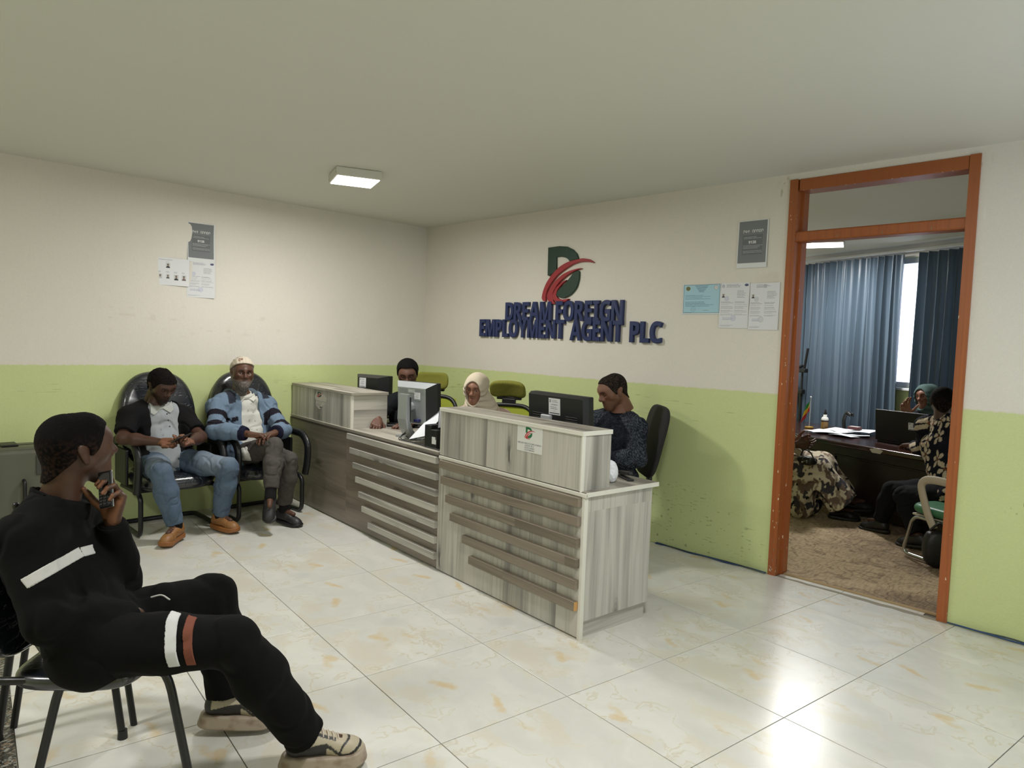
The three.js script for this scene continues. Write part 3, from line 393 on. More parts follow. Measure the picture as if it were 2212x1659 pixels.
// ---------------------------------------------------------------- suitcase
{
  const ribs = dataTex(256, 256, (u, v) => { const g = 128 + 100 * Math.sin(u * Math.PI * 2 * 6); return [g, g, g]; }, false), shell = new THREE.MeshStandardMaterial({ color: 0x57584a, roughness: 0.42, bumpMap: ribs, bumpScale: 0.004 });
  const t = thing('suitcase', 'olive grey hard shell suitcase standing by the left wall', 'suitcase', [0.32, 0, 3.50], 0);
  mesh('shell', boxUV(new RoundedBoxGeometry(0.27, 0.58, 0.42, 5, 0.045).translate(0, 0.36, 0)), shell, t);
  mesh('side_handle', tube([[0.137, 0.28, -0.06], [0.165, 0.30, -0.06], [0.165, 0.42, -0.06], [0.137, 0.44, -0.06]], 0.011, 24, 8), blackPlastic, t);
  mesh('top_handle', [box(-0.07, 0.652, -0.045, 0.07, 0.664, 0.045, 0.005)], blackPlastic, t); mesh('lock', box(0.134, 0.47, -0.155, 0.142, 0.60, -0.125, 0.004), std(0x3a3b35, 0.4), t);
  mesh('zip_seam', [box(-0.004, 0.075, -0.2115, 0.004, 0.645, -0.208), box(-0.004, 0.648, -0.17, 0.004, 0.6525, 0.17)], std(0x2b2b26, 0.8), t);
  for (const x of [-0.09, 0.09]) for (const z of [-0.155, 0.155]) mesh('wheel', [place(new THREE.CylinderGeometry(0.026, 0.026, 0.022, 16), [x, 0.026, z], [0, 0, Math.PI / 2]), box(x - 0.018, 0.03, z - 0.02, x + 0.018, 0.075, z + 0.02, 0.006)], blackPlastic, t);
}
// ---------------------------------------------------------------- things on the reception desk
const onDesk = (name, label, cat, x, y, z, turn, group) => thing(name, label, cat, deskAt(x, y, z), TURN + turn, group);
const stickerTex = canvasTex(256, 200, (g, w, h) => { reseed(12); g.fillStyle = '#d6d8da'; g.fillRect(0, 0, w, h); drawMark(g, 16, 16, 44, '#4a4f58', '#4a4f58'); lines(g, 76, 24, 160, 2, 18, 'rgba(60,60,70,0.9)'); lines(g, 60, 74, 150, 1, 18, 'rgba(40,40,50,0.9)', 1.4); lines(g, 40, 104, 190, 2, 20, 'rgba(50,50,60,0.9)'); lines(g, 100, 152, 60, 1, 14); g.fillStyle = '#3d4046'; g.fillRect(16, 176, 224, 12); });
const stickerM = paperMat(stickerTex);
function monitorShell(w, h, d, back, mat, parent) {   // panel with a tapering back; screen towards -z, back towards +z
  mesh('bezel', box(-w / 2, 0, -0.03, w / 2, h, 0.012, 0.006), back.front, parent);
  mesh('screen', box(-w / 2 + 0.015, 0.02, -0.0312, w / 2 - 0.015, h - 0.015, -0.0295), std(0x0b0d12, 0.15), parent);
  const k = back.inset, P = [[-w / 2, 0, 0.012], [w / 2, 0, 0.012], [w / 2, h, 0.012], [-w / 2, h, 0.012]], Q = [[-w / 2 + k, back.low, d], [w / 2 - k, back.low, d], [w / 2 - k, h - back.top, d], [-w / 2 + k, h - back.top, d]];
  const tri = (...f) => { const g = new THREE.BufferGeometry(), v = []; for (const [a, b, c, e] of f) v.push(...a, ...b, ...c, ...a, ...c, ...e); g.setAttribute('position', new THREE.Float32BufferAttribute(v, 3)); g.computeVertexNormals(); return boxUV(g); };
  mesh('back_centre', tri([Q[0], Q[1], Q[2], Q[3]], [P[3], Q[3], Q[2], P[2]], [P[0], P[1], Q[1], Q[0]]), mat, parent);
  mesh('back_side', tri([P[1], P[2], Q[2], Q[1]], [P[0], Q[0], Q[3], P[3]]), back.side, parent);
}
{
  const silver = std(0x9da1a3, 0.32, { metalness: 0.35 }), t = onDesk('monitor', 'silver backed monitor on a curved stand in the middle of the dark desk', 'monitor', -1.83, 0.736, -0.19, R(14));
  const p = new THREE.Group(); p.name = 'panel'; p.position.set(0, 0.095, -0.02); p.rotation.x = 0.05; t.add(p);
  monitorShell(0.375, 0.295, 0.065, { front: std(0x1b1c1f, 0.4), side: blackPlastic, inset: 0.055, low: 0.02, top: 0.035 }, silver, p);
  const vent = canvasTex(512, 64, (g, w, h) => { g.fillStyle = '#9a9ea0'; g.fillRect(0, 0, w, h); g.fillStyle = '#5d6164'; for (let i = 0; i < 64; i++) for (let j = 0; j < 6; j++) { g.beginPath(); g.arc(8 + i * 7.8, 8 + j * 9.6, 2.6, 0, 7); g.fill(); } g.fillStyle = '#a4a8aa'; g.fillRect(180, 0, 152, 64); g.fillStyle = '#d3d6d8'; g.font = 'bold 52px sans-serif'; g.textAlign = 'center'; g.fillText('DELL', 256, 50); });
  mesh('vent_band', new THREE.PlaneGeometry(0.24, 0.03).translate(0, 0.238, 0.0657), new THREE.MeshStandardMaterial({ map: vent, roughness: 0.35, metalness: 0.3 }), p);
  mesh('sticker', new THREE.BoxGeometry(0.056, 0.05, 0.001).translate(0.055, 0.205, 0.066), stickerM, p, 'white asset sticker');
  mesh('hinge', [place(new THREE.CylinderGeometry(0.03, 0.03, 0.05, 20), [0, 0.13, 0.085], [Math.PI / 2, 0, 0])], std(0xb5b8ba, 0.25, { metalness: 0.5 }), p);
  mesh('video_plug', [box(0.045, 0.03, 0.062, 0.085, 0.05, 0.095, 0.003)], std(0x23255c, 0.4), p);
  const st = extrude([[0.135, 0.30], [0.160, 0.30], [0.165, 0.13], [0.145, 0.06], [0.10, 0.004], [0.045, 0.004], [0.09, 0.05], [0.125, 0.12]], 0.075, 0.006); st.rotateY(-Math.PI / 2); st.translate(0.0375, 0.012, -0.02); mesh('stand', st, silver, t);
  mesh('stand_liner', box(-0.034, 0.10, 0.088, 0.034, 0.29, 0.112, 0.006), blackPlastic, t);
  mesh('base', [extrude(new THREE.Shape([[-0.13, -0.07], [0.13, -0.07], [0.11, 0.11], [-0.11, 0.11]].map((q) => new THREE.Vector2(...q))), 0.012, 0.004).rotateX(-Math.PI / 2)], silver, t);
}
tag(mesh('monitor_cables', [tube([deskAt(-1.80, 0.80, -0.11), deskAt(-1.81, 0.755, -0.055), deskAt(-1.75, 0.742, -0.045), deskAt(-1.60, 0.74, -0.05), deskAt(-1.45, 0.74, -0.028), deskAt(-1.30, 0.74, -0.03)].map((p) => p), 0.0035, 60, 6), tube([deskAt(-1.79, 0.79, -0.12), deskAt(-1.83, 0.75, -0.06), deskAt(-1.77, 0.741, -0.03), deskAt(-1.62, 0.741, -0.035), deskAt(-1.42, 0.741, -0.04), deskAt(-1.29, 0.741, -0.022)], 0.003, 60, 6), tube([deskAt(-1.72, 0.80, -0.10), deskAt(-1.68, 0.76, -0.10), deskAt(-1.73, 0.745, -0.085), deskAt(-1.79, 0.76, -0.085)], 0.0035, 40, 6)], std(0x2a2b2d, 0.5)), 'tangle of dark cables at the foot of the silver monitor', 'cables');
{
  const t = onDesk('keyboard', 'black keyboard lying behind the silver monitor stand', 'keyboard', -1.72, 0.736, -0.34, R(8)); mesh('case', box(-0.20, 0, -0.07, 0.20, 0.02, 0.07, 0.006), blackPlastic, t); const ks = []; for (let r = 0; r < 5; r++) for (let c = 0; c < 20; c++) ks.push(box(-0.19 + c * 0.019, 0.019, -0.058 + r * 0.021, -0.175 + c * 0.019, 0.025, -0.042 + r * 0.021)); const k = mesh('keys', ks, std(0x232428, 0.5), t); k.userData.kind = 'stuff';
  const k2 = onDesk('keyboard', 'black keyboard under the hands of the man in the dark jacket', 'keyboard', -2.43, 0.736, -0.42, R(48)); mesh('case', box(-0.20, 0, -0.065, 0.20, 0.018, 0.065, 0.006), blackPlastic, k2);
  const m = onDesk('computer_mouse', 'black mouse beside the foot of the silver monitor', 'mouse', -1.60, 0.736, -0.20, R(20)); mesh('shell', nets((x, y, z) => smax(Math.hypot(x / 0.03, y / 0.036, z / 0.055) * 0.034 - 0.034, 0.001 - y, 0.003), new THREE.Box3(V(-0.04, -0.005, -0.065), V(0.04, 0.045, 0.065)), 0.004), std(0x17181a, 0.25), m); mesh('wheel', place(new THREE.CylinderGeometry(0.008, 0.008, 0.006, 14), [0, 0.032, 0.026], [0, 0, Math.PI / 2]), std(0x3b3c3f, 0.5), m);
}
{
  const t = onDesk('card_terminal', 'black box shaped terminal with a tilted display at the left end of the pale counter', 'terminal', -1.42, 0.736, -0.07, R(8));
  mesh('stand', box(-0.05, 0, -0.05, 0.012, 0.145, 0.04, 0.006), blackPlastic, t); mesh('side_block', box(0.013, 0.0, -0.05, 0.075, 0.12, 0.045, 0.006), std(0x101114, 0.45), t);
  const dsp = mesh('display', new RoundedBoxGeometry(0.11, 0.15, 0.016, 3, 0.006), blackPlastic, t); dsp.position.set(0.045, 0.185, -0.06); dsp.rotation.set(-0.75, 0.3, 0.35, 'YXZ');
  mesh('label', box(0.03, 0.03, 0.0455, 0.07, 0.075, 0.0462), paperMat(stickerTex), t);
  const s = onDesk('paper_sheet', 'blank white sheet leaning behind the black terminal', 'paper', -1.60, 0.865, -0.15, R(-18)); const pg = mesh('sheet', box(-0.105, -0.14, -0.0008, 0.105, 0.14, 0.0008), std(0xd4d6db, 0.7), s); pg.rotation.set(-0.85, 0.0, 0.35, 'YXZ');
}
{
  const t = onDesk('monitor', 'wide black monitor with a white sticker behind the pale counter', 'monitor', -0.62, 0.722, -0.42, R(-2));
  const p = new THREE.Group(); p.name = 'panel'; p.position.set(0, 0.10, 0); p.rotation.x = 0.06; t.add(p);
  monitorShell(0.50, 0.315, 0.042, { front: blackPlastic, side: blackPlastic, inset: 0.014, low: 0.012, top: 0.012 }, std(0x15171a, 0.4), p);
  for (const s of [-1, 1]) for (let i = 0; i < 12; i++) mesh('vent_slat', box(s * 0.145 - 0.05, 0.05 + i * 0.013, 0.0415, s * 0.145 + 0.05, 0.055 + i * 0.013, 0.0445, 0.001), blackPlastic, p);
  mesh('sticker', new THREE.BoxGeometry(0.10, 0.095, 0.001).translate(0.0, 0.245, 0.0432), stickerM, p, 'white asset sticker');
  mesh('stand', [box(-0.105, 0.02, 0.05, -0.02, 0.29, 0.075, 0.008)], std(0xa9acae, 0.35), t); mesh('base', [box(-0.13, 0, -0.06, 0.13, 0.016, 0.11, 0.006)], std(0x7d8083, 0.35), t); mesh('neck', box(0.0, 0.02, 0.04, 0.06, 0.20, 0.06, 0.006), blackPlastic, t);
}
{
  const t = onDesk('monitor', 'small black monitor peeking over the raised box by the left wall', 'monitor', -3.02, 0.736, -0.50, R(18));
  const p = new THREE.Group(); p.name = 'panel'; p.position.set(0, 0.09, 0); t.add(p); monitorShell(0.37, 0.275, 0.075, { front: blackPlastic, side: std(0x101113, 0.4), inset: 0.075, low: 0.03, top: 0.02 }, std(0x1b1d1c, 0.35), p);
  mesh('sticker', new THREE.BoxGeometry(0.075, 0.08, 0.001).translate(-0.06, 0.21, 0.0757), stickerM, p, 'white asset sticker'); mesh('stand', [box(-0.05, 0, 0.0, 0.05, 0.14, 0.05, 0.006), box(-0.11, 0, -0.08, 0.11, 0.014, 0.10, 0.005)], blackPlastic, t);
}
{
  const t = onDesk('plastic_bag', 'crumpled white plastic bag on the end of the pale counter', 'bag', -0.115, 0.722, -0.30, 0.3); t.scale.setScalar(0.72); const f = (x, y, z) => Math.hypot(x / 0.055, (y - 0.075) / 0.085, z / 0.06) * 0.062 - 0.062 - 0.022 * (fbm(x * 22, y * 22, z * 22, 3) - 0.5) + 0.008 * Math.abs(noise(x * 60, y * 40, z * 60) - 0.5);
  mesh('bag', nets((x, y, z) => smax(f(x, y, z), 0.001 - y, 0.004), new THREE.Box3(V(-0.09, -0.005, -0.09), V(0.09, 0.19, 0.09)), 0.0045), std(0xdfe1e6, 0.35), t);
  const s = onDesk('stapler', 'black stapler beside the white plastic bag', 'stapler', -0.13, 0.722, -0.44, R(-25)); mesh('base', box(-0.07, 0, -0.018, 0.07, 0.012, 0.018, 0.004), blackPlastic, s); mesh('arm', place(box(-0.07, 0, -0.014, 0.065, 0.02, 0.014, 0.006), [0, 0.022, 0], [0, 0, 0.12]), blackPlastic, s);
}
// ---------------------------------------------------------------- staff chairs
const meshCloth = std(0x8f9a2c, 0.85), headCloth = (() => { const b = dataTex(128, 128, (u, v) => { const g = 128 + 90 * Math.sin(u * 100.5) * Math.sin(v * 100.5); return [g, g, g]; }, false); return new THREE.MeshStandardMaterial({ color: 0x7b7a2c, roughness: 0.9, bumpMap: b, bumpScale: 0.004 }); })();
function starBase(t, y) { for (let i = 0; i < 5; i++) { const a = i * 1.2566 + 0.4; mesh('base_arm', cyl([0, 0.10, 0], [0.27 * Math.cos(a), 0.065, 0.27 * Math.sin(a)], 0.022, 0.014), blackPlastic, t); mesh('caster', place(new THREE.CylinderGeometry(0.027, 0.027, 0.04, 14), [0.27 * Math.cos(a), 0.027, 0.27 * Math.sin(a)], [0, a, Math.PI / 2]), blackPlastic, t); } mesh('column', cyl([0, 0.07, 0], [0, y, 0], 0.028, 0.022), std(0x2a2b2d, 0.3), t); }
function meshChair(label, pos, turn, tilt) {
  const t = thing('office_chair', label, 'chair', pos, turn, 'green mesh staff chairs');
  const s = pad(0.48, 0.46, 0.08, 0.03, 3.2, headCloth, 'seat', t); s.position.set(0, 0.43, 0); s.rotation.x = -Math.PI / 2; starBase(t, 0.40);
  const loop = []; for (let i = 0; i < 28; i++) { const a = i / 28 * Math.PI * 2, c = Math.cos(a), q = Math.sin(a); loop.push([0.225 * Math.sign(c) * Math.pow(Math.abs(c), 0.55), 0.72 + 0.215 * Math.sign(q) * Math.pow(Math.abs(q), 0.55), -0.245 + 0.02 * c * c - 0.05 * q]); }
  mesh('back_frame', tube(loop, 0.017, 120, 8, true), blackPlastic, t);
  const g = new THREE.PlaneGeometry(0.42, 0.40, 12, 12), p = g.attributes.position; for (let i = 0; i < p.count; i++) { const c = p.getX(i) / 0.225, q = p.getY(i) / 0.215; p.setZ(i, 0.02 * c * c - 0.05 * q); } g.translate(0, 0.72, -0.247); g.computeVertexNormals(); mesh('mesh_back', g, new THREE.MeshPhysicalMaterial({ color: 0xa5ad2b, roughness: 0.8, transmission: 0.35, thickness: 0, side: THREE.DoubleSide }), t);
  mesh('lumbar_pad', box(-0.16, 0.60, -0.262, 0.16, 0.70, -0.245, 0.008), headCloth, t);
  mesh('neck_bracket', [box(-0.055, 0.93, -0.315, 0.055, 0.985, -0.285, 0.008), box(-0.10, 0.975, -0.318, 0.10, 1.0, -0.29, 0.008), box(0.075, 0.985, -0.33, 0.10, 1.06, -0.295, 0.008), box(-0.10, 0.985, -0.33, -0.075, 1.06, -0.295, 0.008)], blackPlastic, t);
  const h = nets((x, y, z) => { const zz = z - 1.6 * x * x - 2.5 * Math.max(0, y - 0.01) * Math.max(0, y - 0.01); return smax(smax(Math.abs(x) - 0.145, Math.abs(y) - 0.072, 0.06), Math.abs(zz) - 0.024, 0.03); }, new THREE.Box3(V(-0.16, -0.09, -0.05), V(0.16, 0.09, 0.09)), 0.007); const hp = h.attributes.position, uv = new Float32Array(hp.count * 2); for (let i = 0; i < hp.count; i++) { uv[2 * i] = hp.getX(i) * 5; uv[2 * i + 1] = hp.getY(i) * 5; } h.setAttribute('uv', new THREE.BufferAttribute(uv, 2)); h.deleteAttribute('color');
  const m = mesh('headrest', h, headCloth, t); m.position.set(0, 1.065, -0.28); m.rotation.x = tilt;
  for (const x of [-0.27, 0.27]) mesh('armrest', [cyl([x, 0.40, -0.05], [x, 0.62, -0.05], 0.018), box(x - 0.04, 0.62, -0.14, x + 0.04, 0.645, 0.11, 0.012), cyl([x, 0.41, -0.05], [x * 0.6, 0.40, -0.05], 0.016)], blackPlastic, t);
}
meshChair('olive green mesh office chair with headrest behind the man in the dark jacket', [1.105, 0, 0.80], R(38), -0.1);
meshChair('olive green mesh office chair with headrest behind the woman in the cream scarf', [1.972, 0, 0.775], R(30), 0.5);
{
  const t = thing('office_chair', 'black office chair with a thin rounded back under the man in the knitted jumper', 'chair', [2.78, 0, 0.44], R(-40)), m = std(0x1d1b1b, 0.8);
  const s = pad(0.48, 0.46, 0.08, 0.03, 3.2, m, 'seat', t); s.position.set(0, 0.40, 0); s.rotation.x = -Math.PI / 2; starBase(t, 0.37); const b = pad(0.46, 0.50, 0.05, 0.02, 4.5, m, 'backrest', t); b.position.set(0, 0.78, -0.285); b.rotation.x = -0.22; mesh('back_bar', box(-0.03, 0.36, -0.29, 0.03, 0.66, -0.26, 0.008), blackPlastic, t);
}
// ---------------------------------------------------------------- cables along the foot of the wall
{
  const run = (x0, x1, ph, y) => { const p = []; const n = Math.ceil((x1 - x0) / 0.14); reseed(ph * 91 + 3); for (let i = 0; i <= n; i++) p.push([lerp(x0, x1, i / n), y + 0.006 * rnd(), 0.012 + 0.022 * rnd()]); return p; };
  const bl = std(0x23406e, 0.5), gr = std(0x3c4a4f, 0.5);
  tag(mesh('blue_cable', tube(run(2.9, 3.735, 1, 0.006), 0.0045, 90, 6), bl), 'blue cable on the floor along the green wall left of the door', 'cable'); tag(mesh('grey_cable', tube(run(2.9, 3.735, 2, 0.007), 0.004, 90, 6), gr), 'dark cable on the floor along the green wall left of the door', 'cable');
  tag(mesh('blue_cable', tube(run(4.76, 6.3, 3, 0.007), 0.0045, 120, 6), bl), 'blue cable on the floor along the green wall right of the door', 'cable'); tag(mesh('grey_cable', tube(run(4.76, 6.3, 4, 0.007), 0.004, 120, 6), gr), 'dark cable on the floor along the green wall right of the door', 'cable');
}
// ---------------------------------------------------------------- people: builder
const A = (p) => V(p[0], p[1], p[2]), mix = (a, b, t) => a.clone().lerp(b, t), off = (p, d, k) => p.clone().addScaledVector(d, k);
const dir = (a, b) => b.clone().sub(a).normalize();
const skinM = new THREE.MeshPhysicalMaterial({ vertexColors: true, roughness: 0.46, specularIntensity: 0.7 }), clothM = new THREE.MeshPhysicalMaterial({ vertexColors: true, roughness: 0.9, specularIntensity: 0.35 }), glossM = new THREE.MeshStandardMaterial({ vertexColors: true, roughness: 0.5 }), hairM = new THREE.MeshPhysicalMaterial({ vertexColors: true, roughness: 0.85, specularIntensity: 0.2 });
function basis(yaw, pitch, roll) { return new THREE.Matrix4().makeRotationFromEuler(new THREE.Euler(-pitch, yaw, roll, 'YXZ')); }   // local z = face forward, y = crown, x = own left; yaw 0 looks along +z, pitch up positive
const jit = (c, a, n) => { const k = 1 + (n - 0.5) * a; return { r: c.r * k, g: c.g * k, b: c.b * k }; };
const mixC = (a, b, t) => ({ r: lerp(a.r, b.r, t), g: lerp(a.g, b.g, t), b: lerp(a.b, b.b, t) });
// head in its own frame, 0.23 m from chin (y -0.115) to crown (y 0.115)
function headField(o) {
  const soft = new Field([
    [V(0, 0.030, -0.028), V(0, 0.034, 0.018), 0.079, 0.074], [V(0, 0.0, 0.035), V(0, -0.05, 0.048), 0.056 * o.wide, 0.042 * o.wide], [V(0.046 * o.wide, -0.045, 0.012), V(0.012, -0.094, 0.058), 0.024, 0.018], [V(-0.046 * o.wide, -0.045, 0.012), V(-0.012, -0.094, 0.058), 0.024, 0.018],
    [V(0.047, -0.012, 0.052), V(0.040, -0.006, 0.062), 0.019, 0.016], [V(-0.047, -0.012, 0.052), V(-0.040, -0.006, 0.062), 0.019, 0.016], [V(0.040, 0.030, 0.070), V(0.010, 0.027, 0.082), 0.010, 0.010], [V(-0.040, 0.030, 0.070), V(-0.010, 0.027, 0.082), 0.010, 0.010], [V(0, -0.05, 0.07), V(0, -0.065, 0.072), 0.020, 0.018], [V(0, -0.098, 0.062), V(0, -0.096, 0.066), 0.014, 0.014],
    [V(0, -0.03, -0.03), V(0, -0.16, -0.055), 0.056 * o.neck, 0.056 * o.neck],
  ], 0.035), fine = new Field([[V(0, 0.020, 0.090), V(0, -0.020, 0.108), 0.0075, 0.0115], [V(0, -0.023, 0.108), V(0, -0.024, 0.109), 0.0125, 0.0125], [V(0.013, -0.029, 0.095), V(0.012, -0.030, 0.097), 0.0085, 0.0085], [V(-0.013, -0.029, 0.095), V(-0.012, -0.030, 0.097), 0.0085, 0.0085]], 0.008);
  const lip = new Field([[V(-0.021, -0.0545, 0.083), V(0, -0.052, 0.0925), 0.003, 0.0058], [V(0.021, -0.0545, 0.083), V(0, -0.052, 0.0925), 0.003, 0.0058], [V(-0.018, -0.058, 0.083), V(0, -0.0625, 0.0905), 0.003, 0.0072], [V(0.018, -0.058, 0.083), V(0, -0.0625, 0.0905), 0.003, 0.0072]], 0.004);
  const ear = new Field([[V(0.078, 0.014, -0.016), V(0.074, -0.028, -0.004), 0.017, 0.010, V(0.92, 0, 0.38), 2.6], [V(-0.078, 0.014, -0.016), V(-0.074, -0.028, -0.004), 0.017, 0.010, V(-0.92, 0, 0.38), 2.6]], 0.004);
  return { soft, fine, lip, ear };
}
function makeHead(o) {   // o: skin, wide, neck, hairline kind, beard, lids (0 open .. 1 looking down), hair colour ...
  o = { wide: 1, neck: 1, lids: 0.4, h: 0.0034, beard: 0, ears: true, ...o };
  const F = headField(o), eyeY = 0.006, dark = col(0x1a100c), lipC = col(o.lip ?? 0x6b3b34), skin = col(o.skin), skin2 = skin.clone().multiplyScalar(0.80), beardC = col(o.beardColour ?? 0x2a211c);
  const base = (x, y, z) => {
    let d = F.soft.at(x, y, z); d = smin(d, F.fine.at(x, y, z), 0.014);
    const ax = Math.abs(x), sx = ax - 0.031, sy = y - eyeY, sz = z - 0.097; d = smax(d, -(Math.sqrt(sx * sx * 0.8 + sy * sy * 1.7 + sz * sz) - 0.0175), 0.014);   // eye hollows
    const ex = ax - 0.031, ey = y - eyeY, ez = z - 0.0735, er = Math.sqrt(ex * ex + ey * ey + ez * ez) - 0.0152; const slit = Math.max(y - (eyeY + 0.0050 - 0.0092 * o.lids), (eyeY - 0.0050) - y, Math.abs(ax - 0.031) - 0.0135 + Math.abs(y - eyeY) * 0.5); d = smin(d, Math.max(er, -slit), 0.003);
    d = smin(d, F.lip.at(x, y, z), 0.005); d = smax(d, 0.0022 - Math.hypot(y + 0.0572 + ax * 0.03, (z - 0.099) * 0.5), 0.002);
    if (o.ears) { let e = F.ear.at(x, y, z); const ix = ax - 0.089, iy = y + 0.004, iz = z + 0.008; e = smax(e, -(Math.sqrt(ix * ix + iy * iy * 0.35 + iz * iz) - 0.0105), 0.005); d = smin(d, e, 0.006); }
    if (o.beard) { const b = sstep(0.012, -0.012, y + 0.05 - (0.06 - Math.min(z, 0.06)) * 0.75) * sstep(-0.03, 0.0, z); d -= b * o.beard * (0.6 + 0.4 * noise(x * 240, y * 160, z * 240)); }
    return d;
  };
  const colour = (x, y, z) => {
    const ax = Math.abs(x); let c = mixC(skin, skin2, sstep(0.35, 0.7, fbm(x * 40, y * 40, z * 40, 3)) * 0.6); c = mixC(c, skin2, sstep(0.018, 0.004, Math.hypot((ax - 0.031) * 0.8, y - eyeY - 0.002)) * (z > 0.05 ? 0.6 : 0));
    if (z > 0.055) { const by = 0.0255 + 0.004 * Math.sin((ax - 0.012) * 70); if (ax > 0.010 && ax < 0.05) c = mixC(c, dark, sstep(0.0058, 0.0025, Math.abs(y - by)) * (o.browT ?? 0.8)); }
    if (F.lip.at(x, y, z) < 0.0018) c = mixC(c, lipC, 0.75);
    if (z > 0.05 && Math.abs(y + 0.0572 + ax * 0.03) < 0.0018 && ax < 0.022) c = mixC(c, dark, 0.7);
    if (o.lids > 0.2 && z > 0.07 && Math.abs(y - (eyeY + 0.0042 - 0.0092 * o.lids)) < 0.002 && ax > 0.019 && ax < 0.044) c = mixC(c, dark, 0.75);
    if (o.beardTint) { const b = sstep(0.010, -0.014, y + 0.052 - (0.06 - Math.min(z, 0.06)) * 0.75) * sstep(-0.03, 0.0, z) * (F.lip.at(x, y, z) < 0.0015 ? 0 : 1), mo = sstep(0.008, 0.002, Math.abs(y + 0.0425)) * sstep(0.034, 0.022, ax) * (z > 0.06 ? 1 : 0); const g = sstep(0.3, 0.7, noise(x * 300, y * 300, z * 300)); c = mixC(c, mixC(beardC, col(o.beardGrey ?? o.beardColour ?? 0x2a211c), g), Math.max(b, mo * (o.moustache ?? 1)) * o.beardTint); }
    if (o.stubbleHair && hairLine(x, y, z, o) < 0.004) c = mixC(c, col(o.hair), 0.8);
    return c;
  };
  const g = nets(base, new THREE.Box3(V(-0.105, -0.165, -0.125), V(0.105, 0.125, 0.135)), o.h, colour), out = { skin: g };
  if (o.hair !== undefined) { const t = o.hairT ?? 0.006, hc = col(o.hair), hc2 = col(o.hair2 ?? o.hair);
    const hf = (x, y, z) => { const d = F.soft.at(x, y, z) - t * (o.crop ? o.crop(x, y, z) : 1) - (o.curl ?? 0.0012) * (noise(x * 260, y * 260, z * 260) - 0.5) * 2 - (o.tuft ?? 0) * (noise(x * 60, y * 60, z * 60) - 0.4); let e = smax(d, hairLine(x, y, z, o), 0.004); if (o.ears) e = Math.max(e, 0.021 - Math.hypot(Math.abs(x) - 0.080, (y + 0.006) * 0.7, z + 0.010)); return e; };
    out.hair = nets(hf, new THREE.Box3(V(-0.105, -0.10, -0.135), V(0.105, 0.15, 0.115)), 0.0042, (x, y, z) => jit(mixC(hc, hc2, sstep(0.35, 0.75, noise(x * 190, y * 190, z * 190)) * (o.hairMix ? o.hairMix(x, y, z) : 1)), 0.5, noise(x * 500, y * 500, z * 500))); }
  return out;
}
function hairLine(x, y, z, o) {   // below zero where hair grows
  const hl = o.hairlineY ?? 0.072, w = Math.abs(x) / 0.07, front = z > 0.02 ? lerp(-0.01, hl - 0.012 * w * w * (o.temple ?? 0.4), sstep(0.018, 0.072, z)) : z > -0.025 ? -0.012 : -0.012 - (-0.025 - z) * 1.05;
  return (front - y) * 0.7;
}
const eyeGeo = (() => { const g = new THREE.SphereGeometry(0.0132, 20, 16); g.rotateX(Math.PI / 2); const p = g.attributes.position, c = new Float32Array(p.count * 3); for (let i = 0; i < p.count; i++) { const a = Math.acos(clamp(p.getZ(i) / 0.0132, -1, 1)), k = a < 0.20 ? [0.006, 0.004, 0.004] : a < 0.50 ? [0.035, 0.016, 0.008] : [0.62, 0.56, 0.50]; c.set(k, i * 3); } g.setAttribute('color', new THREE.BufferAttribute(c, 3)); return g; })();
const eyeM = new THREE.MeshPhysicalMaterial({ vertexColors: true, roughness: 0.12 });
// hand: d along the fingers, n out of the palm; curls are [knuckle, middle, tip] degrees per finger
function handPrims(side, wr, d, n, curls, thumb, k = 1) {
  d = d.clone().normalize(); n = n.clone().addScaledVector(d, -n.dot(d)).normalize(); const s = side === 'R' ? d.clone().cross(n) : n.clone().cross(d), P = (a, b, c) => wr.clone().addScaledVector(d, a * k).addScaledVector(s, b * k).addScaledVector(n, c * k), pr = [], len = [0.074, 0.082, 0.076, 0.060], kn = [0.094, 0.096, 0.090, 0.081];
  for (let i = 0; i < 4; i++) pr.push([P(0.006, 0.014 - 0.0095 * i, 0), P(kn[i], 0.031 - 0.0205 * i, 0), 0.0165 * k, 0.0118 * k, n, 1.0]);
  pr.push([P(0.02, 0.018, 0.008), P(0.055, 0.030, 0.008), 0.016 * k, 0.013 * k]); pr.push([P(0.02, -0.012, 0.006), P(0.06, -0.024, 0.006), 0.015 * k, 0.012 * k]);
  const fingers = [], spread = [0.10, 0.02, -0.06, -0.15];
  for (let i = 0; i < 4; i++) { let p = P(kn[i], 0.031 - 0.0205 * i, 0), a = 0; const f = []; [0.46, 0.30, 0.24].forEach((r, j) => { a += R(curls[i][j]); const q = d.clone().multiplyScalar(Math.cos(a)).addScaledVector(n, Math.sin(a)).addScaledVector(s, spread[i] * Math.cos(a)).normalize(), e = off(p, q, len[i] * r * k); f.push([p, e, (0.0094 - 0.0008 * j) * k * (i === 3 ? 0.88 : 1), (0.0088 - 0.0009 * j) * k * (i === 3 ? 0.88 : 1)]); p = e; }); fingers.push(f); }
  const [t1, t2] = thumb ?? [[0.55, 0.75, 0.35], [0.85, 0.30, 0.40]], T = (t) => d.clone().multiplyScalar(t[0]).addScaledVector(s, t[1]).addScaledVector(n, t[2]).normalize(); let p = P(0.022, 0.022, 0.006), q = off(p, T(t1), 0.046 * k), r = off(q, T(t2), 0.034 * k), u = off(r, T(t2), 0.022 * k); fingers.push([[p, q, 0.0145 * k, 0.0118 * k], [q, r, 0.0112 * k, 0.0098 * k], [r, u, 0.0098 * k, 0.008 * k]]);
  return { palm: pr, fingers, s, n, d, wr, k };
}
